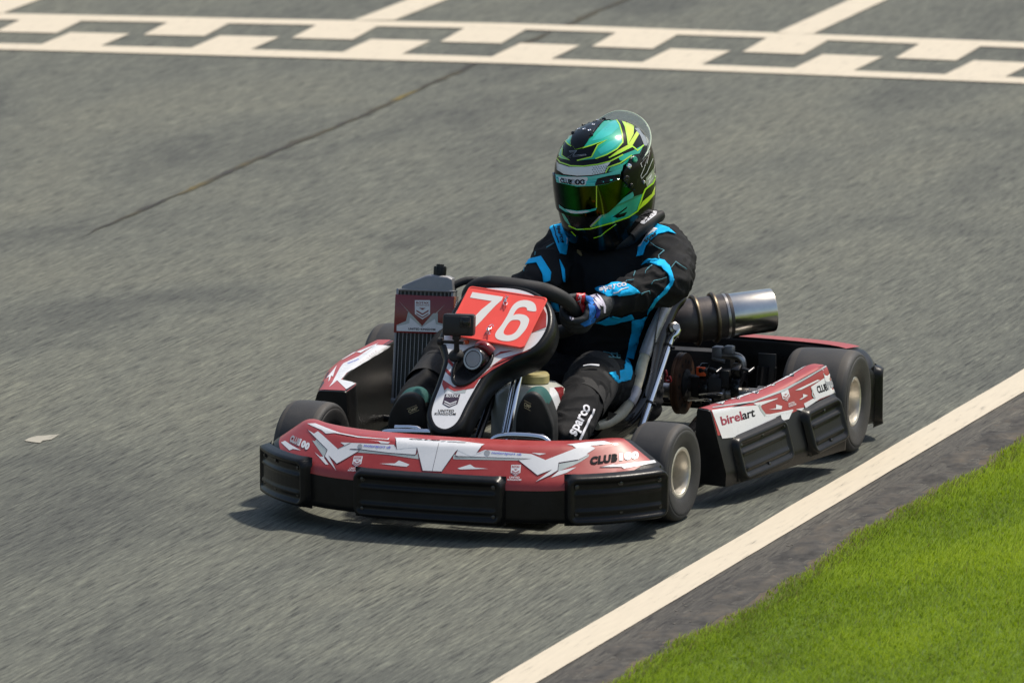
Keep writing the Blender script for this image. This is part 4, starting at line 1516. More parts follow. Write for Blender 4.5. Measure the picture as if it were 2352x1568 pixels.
cloth_text('suit_lettering', 'sparco', (cT(676, 296), cT(704, 470), cT(716, 292)), 'ink')
cloth('lettering_bar', [stroke(Tp([(650, 292), (694, 472)]), 2.)], 'ink', .0056)
cloth_text('suit_lettering', 'spar', (cT(1660, 478), cT(1782, 382), cT(1622, 445)), 'ink')
cloth_text('suit_lettering', 'sparco', (cT(1150, 1000), cT(1425, 945), cT(1140, 945)), 'suit_white', bold=.03)
cloth('lettering_bar', [stroke(Tp([(1280, 1003), (1440, 950)]), 3.)], 'suit_white', .0056)
cloth_text('suit_lettering', 'sparco', (cG(1042, 1262), cG(1200, 950), cG(952, 1215)), 'suit_white', bold=.03)
cloth('lettering_bar', [stroke(Gp([(1052, 1285), (1205, 962)]), 4.5)], 'suit_white', .0056)
for pts in ([(1690, 465), (1830, 550), (1775, 600), (1775, 635)], [(1895, 735), (1950, 670), (2060, 745)], [(1620, 785), (1655, 740), (1705, 705)], [(1500, 820), (1520, 770)], [(1410, 890), (1430, 865), (1500, 860)], [(1680, 895), (1720, 870), (1775, 850), (1845, 830)],
            [(1575, 1003), (1660, 970), (1670, 1000)], [(460, 560), (450, 600)], [(570, 520), (650, 470)], [(340, 720), (330, 770)]):
    cloth('stitching', [stroke(Tp(pts), 1.1)], 'stitch', .0036)
for pts in ([(1325, 330), (1330, 400)], [(1380, 340), (1420, 405)], [(1400, 345), (1470, 350), (1465, 410)], [(1330, 335), (1500, 375)], [(1330, 400), (1500, 415)]):
    cloth('stitching', [stroke(Gp(pts), 1.6)], 'stitch', .0036)
cloth('collar_strap', [Tp([(882, 440), (925, 450), (935, 540), (962, 590), (945, 604), (900, 560)])], 'skin_collar', .004)
cloth('knee_print', [Gp([(1085, 525), (1170, 508), (1258, 512), (1255, 530), (1170, 522), (1090, 532)])], 'suit_white', .011)

# knee guards: sleeve and moulded cup
for kn, an, vis in ((kn_l, an_l, 1), (kn_r, an_r, 0)):
    d = (an - kn).normalized()
    k_ = 1. if vis else .9
    P = [kn - d * .03 + V((0, .02, .0)), kn + d * .03, kn + d * .10 + V((0, 0, .006 * vis)), kn + d * (.185 if vis else .26) + V((0, -.002, .010 * vis))]
    g = G().tube(P, [.066 * k_, .071 * k_, .0685 * k_, .0655 * k_], seg=36, smooth=6, caps=False)
    kg = g.build('knee_guard', M['guard'], body)
    f_ = V((.10, -.80, .42)).normalized()
    g = G()
    rings = []
    for i in range(9):
        t = i / 8
        rings.append([kn + d * .012 + f_ * (.066 + .014 * math.sqrt(max(0, 1 - t * t)) - .004 * (t > .99)) * math.cos(t * .82) + (V((1, 0, 0)) * math.cos(a * PI / 18) * 1.12 + f_.cross(V((1, 0, 0))) * math.sin(a * PI / 18) * .95) * .072 * math.sin(t * .82) for a in range(36)])
    g.loft(rings[1:], cap=True)
    g.build('knee_cup', M['guard'], kg, sharp=0)

# ---- shoes: sole towards the viewer, toes up on the pedals
for outl_, c, yy, txt in (([(232, 1400), (232, 1320), (248, 1235), (288, 1155), (340, 1095), (400, 1072), (465, 1082), (520, 1130), (553, 1205), (566, 1295), (562, 1400)], cN, -.615, ((410, 1228), (488, 1196), (404, 1200))),
                          ([(1308, 1420), (1306, 1320), (1318, 1220), (1345, 1140), (1385, 1085), (1440, 1066), (1495, 1090), (1540, 1150), (1580, 1240), (1612, 1340), (1616, 1420)], cN, -.60, ((1376, 1166), (1430, 1194), (1384, 1134)))):
    sn = V((0, -.94, -.34)).normalized()
    p0 = at(*c(outl_[5][0], outl_[5][1] + 150), 'y', yy)
    P = [on_plane(*c(*q), p0, sn) for q in outl_]
    sd = V((0, .34, -.94)).normalized()
    lo = (P[0] + P[-1]) / 2
    wx = (P[-1] - P[0]) / 2
    P = P + [lo + wx * .92 + sd * .05, lo + wx * .8 + sd * .085, lo + wx * .45 + sd * .112, lo + sd * .12, lo - wx * .45 + sd * .112, lo - wx * .8 + sd * .085, lo - wx * .92 + sd * .05]
    Q, _ = cr_path(P, [0] * len(P), 4, closed=True)
    cq = sum(Q, V()) / len(Q)
    rings = []
    for s_, dd in ((.3, -.001), (.93, -.002), (.985, .001), (1., .006), (1., .014), (.975, .017), (.99, .024), (.97, .045), (.86, .070), (.66, .088), (.3, .095)):
        rings.append([cq + (q - cq) * s_ - sn * dd for q in Q])
    g = G().loft(rings)
    sh = g.build('shoe', [M['shoe'], M['teal_suede']], body, sharp=60)
    w = WORLD[sh.name]
    for pl_ in sh.data.polygons:
        q = pl_.center + w
        dep = (q - cq).dot(-sn)
        if dep > .016 and q.z > cq.z + .082:
            pl_.material_index = 1
    bvs = world_bvh([sh])
    lettering('sole_lettering', [text_on('OMP', c(*txt[0]), c(*txt[1]), c(*txt[2]), .02)], bvs, .0008, M['cream_ink'], sh, step=0)
    bl, br, tl = [V(q) for q in txt]
    up_, al = (tl - bl), (br - bl)
    ln = lambda k, a0, a1: [c(*(bl + up_ * k + al * a0)), c(*(bl + up_ * k + al * a1))]
    lettering('sole_lettering', [poly_tris(stroke(ln(-.3, .1, 1.1), 1.)[0]), poly_tris(stroke(ln(1.35, -.1, .95), 1.)[0])], bvs, .0008, M['cream_ink'], sh, step=0)

# ---- gloves: five separate fingers closed round the rim
wc, wu2, wv2, wn = WHEEL


def glove(side, wrist):
    k = 11 if side < 0 else 4
    a, b = RW[4] if side > 0 else RW[9]
    Gp_ = wc + wu2 * a * 1.0 + wv2 * (b - .012)
    r_ = (wu2 * side).normalized()
    t_ = wv2
    n_ = wn
    g = G()
    kn = []
    for i, (ln, rad) in enumerate(((.92, .0092), (1.0, .0096), (.97, .0094), (.84, .0084))):
        s = (1.5 - i) * .0205
        o = Gp_ + t_ * s
        k0 = o + r_ * .040 - n_ * .006 - t_ * .002 * i
        p1 = o + r_ * .036 * ln + n_ * .028 * ln
        p2 = o + r_ * .004 + n_ * .041 * ln
        p3 = o - r_ * .026 * ln + n_ * .026 * ln
        p4 = o - r_ * .033 * ln + n_ * .004
        limb(g, [k0, p1, p2, p3, p4], [rad * 1.22, rad * 1.08, rad, rad * .96, rad * .84], k=5, seg=14)
        kn.append(k0)
    th0 = Gp_ + r_ * .045 - n_ * .028 + t_ * .012
    limb(g, [th0, Gp_ + t_ * .035 + r_ * .022 - n_ * .030, Gp_ + t_ * .052 - r_ * .004 - n_ * .022, Gp_ + t_ * .060 - r_ * .024 - n_ * .008], [.0145, .0120, .0105, .0090], k=5, seg=14)
    for q in kn:
        limb(g, [q, q.lerp(wrist, .5) + r_ * .004, wrist + (q - wrist) * .12], [.0125, .0165, .021], k=4, seg=14)
    limb(g, [th0, wrist], [.016, .022], k=4, seg=14)
    limb(g, [kn[0].lerp(kn[3], .5), wrist, wrist + (wrist - kn[1].lerp(kn[2], .5)).normalized() * .03], [.022, .034, .038], k=5, seg=20)
    vs, ns, fs = remeshed(g, .0030, 3)
    vs = [v + n * (.0012 * noise.noise(v * 60) + .0006 * noise.noise(v * 170)) for v, n in zip(vs, ns)]
    return link('glove', vs, fs, M['g_black'], body, sharp=0)


gl = glove(1, wr_l.lerp(wc + wu2 * RW[4][0], .10))
gr = glove(-1, wr_r.lerp(wc + wu2 * RW[9][0], .10))
bvg = world_bvh([gl])
Hp = lambda p: px(cHd, p)


def patch(name, polys, m, off=.0012):
    return sticker(name, [Hp(p) for p in polys], bvg, off, M[m], gl, step=4)


patch('glove_patch', [[(640, 660), (720, 650), (780, 730), (800, 830), (760, 870), (660, 780)], [(700, 850), (800, 880), (830, 970), (790, 1080), (700, 1120), (720, 960)]], 'g_blue')
patch('glove_patch', [[(560, 1180), (700, 1110), (830, 1080), (800, 1160), (640, 1230)], [(345, 900), (365, 885), (430, 945), (380, 1005), (355, 990)]], 'g_blue')
patch('glove_patch', [[(790, 820), (850, 820), (900, 920), (890, 1030), (850, 1090), (820, 1060), (835, 960)], [(650, 640), (720, 640), (760, 720), (720, 700)]], 'g_deep')
patch('glove_cuff', [[(590, 640), (640, 605), (700, 594), (755, 620), (830, 710), (920, 820), (930, 890), (880, 870), (800, 770), (720, 650), (650, 640)], [(770, 770), (860, 840), (900, 930), (870, 930), (800, 830)]], 'g_white', .0022)
patch('glove_cuff', [[(840, 670), (900, 720), (950, 800), (990, 900), (985, 1000), (955, 1000), (950, 900), (910, 800)], [(380, 1050), (420, 1030), (455, 1010), (440, 1060), (455, 1110), (410, 1130), (440, 1080), (395, 1110)]], 'g_white', .0016)
o = patch('glove_badge', [[(505, 668), (540, 655), (612, 660), (638, 690), (630, 780), (612, 930), (590, 985), (540, 985), (455, 950), (450, 915), (480, 800), (490, 710)]], 'g_red', .0034)
sd_ = o.modifiers.new('thick', 'SOLIDIFY')
sd_.thickness = .003
sd_.offset = -.5
lettering('glove_lettering', [text_on('-273', cHd(508, 895), cHd(520, 705), cHd(562, 900)[0:2], .03)], bvg, .0056, M['g_white'], gl, step=0)

# ---- neck brace
nk = V((.062, .268, .640))
g = G()
P, Rr = [], []
for i in range(40):
    a = 2 * PI * i / 40
    fr = math.cos(a)                     # 1 = front
    P.append(nk + V((math.sin(a) * .092, -fr * .088 + .004, -.020 - .030 * fr + .010 * math.sin(a))))
    Rr.append(.021 + .003 * abs(math.sin(a)))
g.tube(P, Rr, seg=18, closed=True)
brace = g.build('neck_brace', M['padding'], body)
P = [at(x, y, 'y', d) for (x, y), d in zip([(1452, 545), (1478, 522), (1500, 505), (1520, 492)], (.20, .23, .27, .30))]
g = G().tube(P, [.018, .022, .021, .014], seg=18, smooth=4, flat=.75)
g.box(at(1508, 497, 'y', .30), (.036, .05, .022), .006, Matrix.Rotation(.5, 4, 'Y'))
flap = g.build('brace_flap', M['padding'], brace)
bvf = world_bvh([brace, flap])
sticker('brace_print', [px(cH, [(1172, 1250), (1200, 1200), (1275, 1150), (1345, 1160), (1330, 1195), (1215, 1282), (1185, 1278)])], bvf, .0015, M['suit_white'], brace, step=4)
sticker('brace_print', [stroke(px(cH, [(1225, 1262), (1300, 1162)]), 1.6), stroke(px(cH, [(1215, 1235), (1250, 1250)]), 1.), stroke(px(cH, [(1240, 1210), (1275, 1228)]), 1.), stroke(px(cH, [(1262, 1185), (1298, 1205)]), 1.), stroke(px(cH, [(1285, 1168), (1318, 1185)]), 1.)], bvf, .0022, M['ink'], brace, step=4)

# ================================================================== HELMET
HC = at(1389, 410, 'y', .245)
yaw, pit, rol = R(-17), R(15), R(0)
hf = V((math.sin(yaw) * math.cos(pit), -math.cos(yaw) * math.cos(pit), -math.sin(pit)))
hl = V((math.cos(yaw), math.sin(yaw), 0))                 # driver's left
hu = hl.cross(hf)
if hu.z < 0:
    hu = -hu
PROF = [  # height, front, back, half width
    (-.172, .112, .070, .078), (-.166, .130, .088, .094), (-.150, .146, .108, .106), (-.115, .160, .128, .118), (-.075, .164, .146, .126), (-.03, .160, .160, .131), (.02, .151, .167, .133), (.06, .138, .163, .129), (.095, .117, .147, .115), (.120, .092, .122, .094), (.138, .062, .088, .066), (.147, .030, .045, .034)]
PZ, _ = cr_path([V((a, b, c)) for a, b, c, d in PROF], [0] * len(PROF), 6)
PW, _ = cr_path([V((d, 0, 0)) for a, b, c, d in PROF], [0] * len(PROF), 6)
PZ = [(p.x, p.y, p.z, w.x) for p, w in zip(PZ, PW)]


def hs(th, z, off=0.):
    """point of the shell: th = angle from straight ahead towards the driver's left, z = height"""
    for (a, b) in zip(PZ, PZ[1:]):
        if z <= b[0]:
            break
    t = min(1, max(0, (z - a[0]) / (b[0] - a[0])))
    fr, bk, hw = [a[i] * (1 - t) + b[i] * t for i in (1, 2, 3)]
    c, s = math.cos(th), math.sin(th)
    e = 2 / 2.25
    y = abs(c) ** e * (1 if c > 0 else -1) * ((fr if c > 0 else bk) + off)
    x = abs(s) ** e * (1 if s > 0 else -1) * (hw + off)
    return HC + hf * y * .93 + hl * x * .92 + hu * z


g = G().loft([[hs(2 * PI * k / 72, p[0]) for k in range(72)] for p in PZ])
helmet = g.build('helmet', M['h_black'], body, sharp=0)
# visor: a proud curved shield hinged at the sides
rows = []
NVZ, NVT = 14, 48
vz = lambda th: (-.046 + .012 * (abs(th) / 1.45) ** 2 + .050 * max(0, abs(th) - .70) / .7, .047 - .004 * (abs(th) / 1.45) ** 2 - .022 * max(0, abs(th) - .9) / .55)
for j in range(NVZ + 1):
    row = []
    for i in range(NVT + 1):
        th = -1.48 + 2.96 * i / NVT
        z0, z1 = vz(th)
        row.append(hs(th, z0 + (z1 - z0) * j / NVZ, .0055))
    rows.append(row)
rows = [[hs(-1.48 + 2.96 * i / NVT, vz(-1.48 + 2.96 * i / NVT)[0] + .001, .001) for i in range(NVT + 1)]] + rows + [[hs(-1.48 + 2.96 * i / NVT, vz(-1.48 + 2.96 * i / NVT)[1] - .001, .001) for i in range(NVT + 1)]]
visor = G().loft(rows, cap=False, closed=False).build('visor', M['visor'], helmet, sharp=60)
BV_H = world_bvh([helmet])
BV_HV = world_bvh([helmet, visor])
hp = lambda p: px(cH, p)


def art(polys, m, off, bv=None, name='helmet_paint', step=4):
    return sticker(name, [hp(p) for p in polys], bv or BV_H, off, M[m], helmet, step=step)


def line(paths, m, off, w=2., bv=None, name='helmet_line', step=4):
    return sticker(name, [stroke(px(cH, p), w) for p in paths], bv or BV_H, off, M[m], helmet, step=step)


art([[(378, 600), (386, 540), (410, 450), (460, 370), (540, 300), (650, 240), (720, 214), (640, 262), (560, 350), (500, 450), (495, 505), (462, 485), (438, 455), (415, 550), (415, 605), (480, 655), (400, 640)]], 'h_teal', .0006)
art([[(620, 535), (660, 470), (720, 400), (800, 295), (885, 218), (940, 250), (978, 310), (1000, 400), (1005, 480), (950, 545), (850, 600), (740, 642), (560, 662), (700, 625), (762, 512), (850, 460), (760, 490)]], 'h_teal', .0006)
art([[(700, 470), (760, 400), (860, 300), (940, 260), (970, 330), (900, 400), (800, 450)], [(760, 560), (860, 480), (990, 430), (990, 470), (900, 550), (790, 600)]], 'h_teal2', .0009)
art([[(985, 232), (1060, 238), (1118, 300), (1112, 400), (1058, 505), (1050, 430), (1030, 330)], [(1058, 505), (1150, 362), (1166, 400), (1090, 530), (960, 595), (868, 632), (960, 560)]], 'h_yellow', .0006)
art([[(1122, 345), (1160, 340), (1200, 400), (1235, 430), (1262, 470), (1240, 515), (1215, 512), (1180, 420)]], 'h_silver', .0008)
art([[(358, 662), (380, 690), (480, 722), (640, 722), (790, 700), (890, 672), (850, 720), (818, 782), (700, 802), (560, 808), (430, 792), (362, 748)]], 'h_white', .0006)
dots = []
for i in range(7):
    for j in range(5):
        cx, cy = 712 + i * 24 + 12 * (j % 2), 712 + j * 19 - i * 3.5
        if cx + (cy - 700) * .35 < 868 and cy > 708 - i * 2 and cy < 796 - i * 3:
            dots.append([(cx + 9 * math.cos(a * PI / 3), cy + 8 * math.sin(a * PI / 3)) for a in range(6)])
art(dots, 'h_silver', .0010, name='helmet_mesh_print', step=0)
art([[(865, 768), (890, 725), (1000, 690), (1060, 640), (1100, 608), (1085, 660), (1010, 705), (1000, 760)], [(960, 620), (1110, 560), (1210, 505), (1170, 590), (1120, 600), (1010, 660), (980, 660)]], 'h_teal', .0006)
line([[(362, 632), (395, 676), (500, 712), (620, 716), (760, 698), (880, 668), (1008, 602)], [(838, 778), (865, 725), (980, 684), (1095, 606)], [(870, 632), (990, 575), (1100, 520), (1150, 560), (1210, 508)]], 'h_lime', .0012, 2.8)
line([[(436, 452), (470, 498), (505, 520)], [(545, 548), (500, 490), (502, 455), (560, 345), (640, 262)], [(545, 550), (600, 538), (655, 470), (700, 412)], [(612, 538), (700, 512), (848, 460), (762, 508), (702, 625), (560, 660)], [(418, 540), (412, 608), (486, 656), (382, 622)],
      [(740, 642), (850, 602), (950, 546), (1006, 482), (1000, 400), (976, 310), (935, 248), (885, 216)], [(1058, 505), (1050, 430), (1030, 330), (985, 240)]], 'h_lime', .0013, 2.5)
line([[(560, 563), (485, 567), (495, 580), (548, 574), (462, 634), (650, 608), (648, 600), (520, 612), (556, 565)]], 'h_silver', .0012, .9)
# roof vent with screws
o = art([[(500, 470), (520, 410), (560, 345), (640, 262), (720, 216), (800, 206), (885, 208), (835, 262), (760, 330), (700, 412), (660, 480), (620, 530), (545, 552), (505, 505)]], 'h_black', .0030, name='roof_vent')
so_ = o.modifiers.new('thick', 'SOLIDIFY')
so_.thickness = .004
for q in ((680, 270), (762, 276), (627, 312), (720, 320), (580, 362), (632, 362), (684, 374)):
    d = ray(*cH(*q)).normalized()
    h, n_, _, _ = BV_H.ray_cast(CAMPOS, d)
    if h:
        G().lathe([(.0046, .002), (.0046, .0048), (.0032, .0056), (.0014, .0040), (0, .004)], h, n_, seg=12).build('vent_screw', M['chrome'], helmet, sharp=30)
for q in ((525, 395), (700, 415), (675, 248), (822, 262)):
    d = ray(*cH(*q)).normalized()
    h, n_, _, _ = BV_H.ray_cast(CAMPOS, d)
    if h:
        G().ball(h + n_ * .002, .0062, 10).build('vent_latch', M['gloss_black'], helmet)
# cheek, chin and back
art([[(800, 1190), (838, 1132), (880, 1100), (1090, 1020), (1200, 985), (1196, 1050), (1150, 1150), (1090, 1200), (960, 1258), (740, 1302), (690, 1310)]], 'h_green', .0006)
art([[(760, 1260), (860, 1150), (1000, 1090), (1190, 1000), (1140, 1140), (1080, 1195), (940, 1250), (770, 1285)]], 'h_teal', .0009)
art([[(835, 1135), (890, 1092), (1000, 1030), (1098, 962), (1110, 1000), (1092, 1025), (960, 1085), (850, 1140)]], 'h_teal2', .0026)
art([[(895, 1218), (1050, 1108), (1042, 1128), (965, 1186), (1050, 1160), (1020, 1205), (950, 1222), (930, 1210)]], 'h_black', .0012)
art([[(384, 1075), (388, 1130), (440, 1245), (500, 1305), (470, 1240), (410, 1150)]], 'h_teal', .0006)
art([[(1200, 1060), (1290, 985), (1325, 900), (1318, 990), (1250, 1070), (1180, 1128), (1150, 1158)]], 'h_yellow', .0006)
art([[(1232, 832), (1290, 760), (1334, 690), (1332, 800), (1310, 880), (1245, 930), (1235, 880)]], 'h_silver', .0006)
line([[(478, 1295), (560, 1332), (690, 1326), (900, 1268), (1060, 1212), (1150, 1152), (1205, 985), (1225, 940), (1300, 880), (1335, 810)], [(690, 1308), (765, 1240), (842, 1130), (880, 1098)]], 'h_lime', .0014, 3.)
line([[(505, 1352), (550, 1398)], [(722, 1416), (790, 1395), (850, 1345), (940, 1280)]], 'h_lime', .0014, [3, 1.2] if False else 1.8)
line([[(1195, 725), (1180, 690), (1252, 606), (1215, 730), (1180, 810), (1190, 836), (1240, 780), (1300, 640)], [(1235, 600), (1270, 560), (1240, 690)]], 'h_white', .0012, 1.1)
lettering('helmet_lettering', [text_on('ZZZ'[0:1], cH(1252, 895), cH(1300, 830), cH(1242, 850), .02)], BV_H, .0012, M['h_white'], helmet, step=0)
# side plate of the visor hinge
o = art([[(1000, 850), (1002, 770), (1060, 645), (1110, 612), (1148, 620), (1158, 690), (1132, 860), (1112, 950), (1060, 930)]], 'h_black', .0085, BV_H, name='visor_hinge')
so_ = o.modifiers.new('thick', 'SOLIDIFY')
so_.thickness = .004
bvh2 = world_bvh([helmet, visor, o])
for q, r_, mm in (((1066, 714), .0072, 'chrome'), ((1122, 650), .0085, 'h_green'), ((1040, 840), .010, 'gloss_black'), ((1033, 905), .0045, 'h_silver'), ((1088, 902), .006, 'gloss_black'), ((1210, 870), .005, 'chrome')):
    d = ray(*cH(*q)).normalized()
    h, n_, _, _ = bvh2.ray_cast(CAMPOS, d)
    if h:
        G().lathe([(r_, -.002), (r_, .003), (r_ * .8, .005), (r_ * .3, .0055), (0, .004)], h, n_, seg=16).build('hinge_screw', M[mm], helmet, sharp=30)
# strip across the top of the visor with the club name
art([[(346, 790), (420, 806), (560, 820), (700, 814), (850, 786), (995, 738), (985, 780), (970, 842), (860, 886), (740, 906), (560, 914), (362, 872)]], 'h_teal2', .0012, BV_HV, name='visor_strips_and_glint')
art([[(760, 835), (860, 810), (980, 790), (970, 840), (860, 884), (740, 904), (735, 890)]], 'h_black', .0018, BV_HV, name='visor_strips_and_glint')
art([[(384, 820), (420, 818), (660, 822), (668, 840), (640, 902), (560, 900), (392, 872)]], 'h_white', .0020, BV_HV, name='visor_strips_and_glint')
lettering('visor_lettering', [text_on('CLUB', cH(404, 873), cH(514, 894), cH(402, 824), .035, 0, 1.0)], BV_HV, .0038, M['ink'], helmet, step=4)
lettering('visor_lettering', [text_on('1', cH(514, 893), cH(540, 896), cH(514, 842), .06)], BV_HV, .0038, M['h_silver'], helmet, step=5)
lettering('visor_lettering', [text_on('00', cH(545, 896), cH(642, 894), cH(545, 844), .035, 0, 1.0)], BV_HV, .0038, M['ink'], helmet, step=4)
line([[(750, 905), (750, 1122)]], 'h_yellow', .0012, 2.4, BV_HV, name='visor_strips_and_glint')  # streak reflected in the visor, painted on as a yellow stripe
art([[(384, 1088), (440, 1130), (560, 1150), (690, 1138), (752, 1120), (745, 1142), (650, 1172), (540, 1180), (450, 1160), (390, 1120)]], 'h_teal2', .0016, BV_HV, name='visor_strips_and_glint')
art([[(450, 1135), (560, 1156), (660, 1148), (690, 1155), (600, 1176), (500, 1172)]], 'h_white', .0022, BV_HV, name='visor_strips_and_glint')
line([[(800, 1190), (690, 1302)], [(875, 1102), (850, 1135)]], 'h_silver', .0016, 3.)
# clear spoiler behind the crown
rows = []
for j in range(5):
    row = []
    for i in range(33):
        a = -1.3 + 2.6 * i / 32
        th = PI - a * 1.12
        base = hs(th, .052 + .066 * math.cos(a) ** 2, .002)
        out = (base - HC - hu * (base - HC).dot(hu)).normalized()
        k_ = max(0, math.cos(a * 1.08)) ** .6
        tip = base + hu * (.024 * k_ + .001) + out * (.007 * k_ + .002) - hf * .004
        row.append(base.lerp(tip, j / 4))
    rows.append(row)
sp_ = G().loft(rows, cap=False, closed=False).build('helmet_spoiler', M['clear'], helmet, sharp=0)
G().tube(rows[-1], .0016, seg=8).build('spoiler_rim', mat('pale spoiler edge', (.62, .72, .55), .3), helmet)
so_ = sp_.modifiers.new('thick', 'SOLIDIFY')
so_.thickness = .0025
# ================================================================== GROUND
def structure(o):
    o['kind'] = 'structure'
    return o


def asphalt(name, base, streak=1., patch=1., coarse=1.):
    m, nt, p = newmat(name)
    L = nt.links
    geo = N(nt, 'ShaderNodeNewGeometry')

    def nz(sx, sy, detail=4., rough=.6, dist=0.):
        mp_ = N(nt, 'ShaderNodeMapping')
        mp_.inputs['Scale'].default_value = (sx, sy, 1)
        mp_.inputs['Rotation'].default_value = (0, 0, 0)
        L.new(geo.outputs['Position'], mp_.inputs['Vector'])
        t = N(nt, 'ShaderNodeTexNoise', Scale=1., Detail=detail, Roughness=rough, Distortion=dist)
        L.new(mp_.outputs[0], t.inputs['Vector'])
        return t.outputs[0]

    def mul(a, b):
        x = N(nt, 'ShaderNodeMix', data_type='RGBA', blend_type='MULTIPLY')
        x.inputs[0].default_value = 1
        L.new(a, x.inputs[6])
        L.new(b, x.inputs[7])
        return x.outputs[2]
    b = base
    # brushed, rubbered-in surface: long fine streaks in the direction of travel
    s1 = ramp(nt, nz(115, 6., 6., .66), [(.35, (b[0] * .36, b[1] * .36, b[2] * .38)), (.46, (b[0] * .90, b[1] * .90, b[2] * .90)), (.55, (b[0] * 1.04, b[1] * 1.04, b[2] * 1.02)), (.67, (b[0] * 1.55, b[1] * 1.55, b[2] * 1.46))])
    s2 = ramp(nt, nz(26, 1.6, 4., .6), [(.3, (.88, .88, .89)), (.68, (1.10, 1.10, 1.09))])
    s3 = ramp(nt, nz(1.3, .55, 4., .55, .6), [(.34, (.66, .67, .70)), (.48, (.94, .95, .95)), (.66, (1.10, 1.09, 1.05))])
    s4 = ramp(nt, nz(190, 22, 2., .5), [(.25, (.72, .72, .72)), (.55, (1., 1., 1.)), (.8, (1.18, 1.18, 1.16))])
    c = mul(mul(mul(s1.outputs[0], s2.outputs[0]), s3.outputs[0]), s4.outputs[0])
    L.new(c, p.inputs['Base Color'])
    p.inputs['Roughness'].default_value = .82
    p.inputs['Specular IOR Level'].default_value = .3
    bm_ = N(nt, 'ShaderNodeBump', Strength=.35 * coarse, Distance=.004)
    L.new(nz(110, 18, 4.), bm_.inputs['Height'])
    L.new(bm_.outputs[0], p.inputs['Normal'])
    return m


def flat_poly(name, pts, z, m):
    return structure(link(name, [(x, y, z) for x, y in pts], [list(range(len(pts)))], m, None, smooth=False))


A_TRACK = asphalt('track asphalt', (.122, .125, .104))
A_VERGE = asphalt('crumbling verge asphalt', (.092, .084, .072), coarse=2.)
flat_poly('ground', [(-400, -400), (400, -400), (400, 700), (-400, 700)], -.012, A_VERGE)
ex = lambda y: .676 + (y + 2.508) * .0248            # kerb-side line: slightly off the kart's axis


def edge_strip(name, a, b, z, m, wob=0., n=260, y0=-9, y1=24, seed=0):
    vs, fs = [], []
    for i in range(n + 1):
        y = y0 + (y1 - y0) * i / n
        w0 = noise.noise((y * 2.1, seed, 0)) * wob + noise.noise((y * 9.3, seed, 3)) * wob * .4
        w1 = noise.noise((y * 1.7, seed, 7)) * wob + noise.noise((y * 8.1, seed, 9)) * wob * .4
        vs += [(ex(y) + a + w0, y, z), (ex(y) + b + w1, y, z)]
        if i:
            fs.append([2 * i - 2, 2 * i - 1, 2 * i + 1, 2 * i])
    return structure(link(name, vs, fs, m, None, smooth=False))


vs, fs = [], []
for i in range(81):
    y = -30 + 90 * i / 80
    vs += [(-60, y, 0), (ex(y) + .60, y, 0)]
    if i:
        fs.append([2 * i - 2, 2 * i - 1, 2 * i + 1, 2 * i])
structure(link('track', vs, fs, A_TRACK, None, smooth=False))


def paint(name, c, wear):
    m, nt, p = newmat(name)
    L = nt.links
    geo = N(nt, 'ShaderNodeNewGeometry')
    mp_ = N(nt, 'ShaderNodeMapping')
    mp_.inputs['Scale'].default_value = (70, 7, 1)
    L.new(geo.outputs['Position'], mp_.inputs['Vector'])
    t = N(nt, 'ShaderNodeTexNoise', Scale=1., Detail=6., Roughness=.65)
    L.new(mp_.outputs[0], t.inputs['Vector'])
    r = ramp(nt, t.outputs[0], [(.27, (.16, .15, .125)), (.335, tuple(x * wear for x in c)), (.42, tuple(x * .94 for x in c)), (.65, c)])
    L.new(r.outputs[0], p.inputs['Base Color'])
    p.inputs['Roughness'].default_value = .7
    return m


edge_strip('verge', .095, .50, .0015, A_VERGE, .010, n=700)
PAINT = paint('worn cream road paint', (.60, .525, .40), .72)
edge_strip('edge_line', 0, .101, .004, PAINT, .0025, n=500)

# chequered start line: two long lines, two rows of squares between them
# columns follow the track, rows run across it
O = at(0, 32, 'z', 0)


def chk(x, y):
    q = at(x, y, 'z', 0)
    return (q.x, q.y)


top = [(-1600, 14), (0, 33), (612, 46), (1163, 56), (1776, 77.5), (2352, 99.6), (3600, 160)]
top2 = [(-1600, 28), (0, 47.5), (612, 58), (1163, 69), (1776, 90), (2352, 113), (3600, 174)]
bot1 = [(-1600, 78), (0, 102), (612, 117), (1163, 134), (1776, 157), (2352, 181), (3600, 250)]
bot2 = [(-1600, 92), (0, 116), (612, 133), (1163, 148), (1776, 171), (2352, 194), (3600, 264)]


def line_y(l, x):
    for (x0, y0), (x1, y1) in zip(l, l[1:]):
        if x <= x1 or (x1, y1) == l[-1]:
            return y0 + (y1 - y0) * (x - x0) / (x1 - x0)


vs, fs = [], []


def quad(pts):
    n = len(vs)
    vs.extend([(*chk(*q), .004) for q in pts])
    fs.append([n, n + 1, n + 2, n + 3])


for a, b in ((top, top2), (bot1, bot2)):
    for i in range(60):
        x0, x1 = -1600 + 5200 * i / 60, -1600 + 5200 * (i + 1) / 60
        quad([(x0, line_y(a, x0)), (x1, line_y(a, x1)), (x1, line_y(b, x1)), (x0, line_y(b, x0))])
mid = lambda x: (line_y(top2, x) * .5 + line_y(bot1, x) * .5)
for xm in (-1705, -1366, -1027, -688, -349, -10, 329, 670, 1011, 1359, 1705, 2056, 2410, 2760, 3110, 3460):       # back row (foot positions on the sheet)
    quad([(xm, mid(xm) + 1), (xm + 140, mid(xm + 140) + 1), (xm + 196, line_y(top2, xm + 196)), (xm + 56, line_y(top2, xm + 56))])
for xf in (-1539, -1200, -861, -522, -183, 161, 505, 852, 1195, 1541, 1890, 2237, 2590, 2940, 3290):        # front row
    quad([(xf, mid(xf) - 1), (xf + 137, mid(xf + 137) - 1), (xf + 137 - 66, line_y(bot1, xf + 71)), (xf - 66, line_y(bot1, xf - 66))])
structure(link('start_line', vs, fs, PAINT, None, smooth=False))
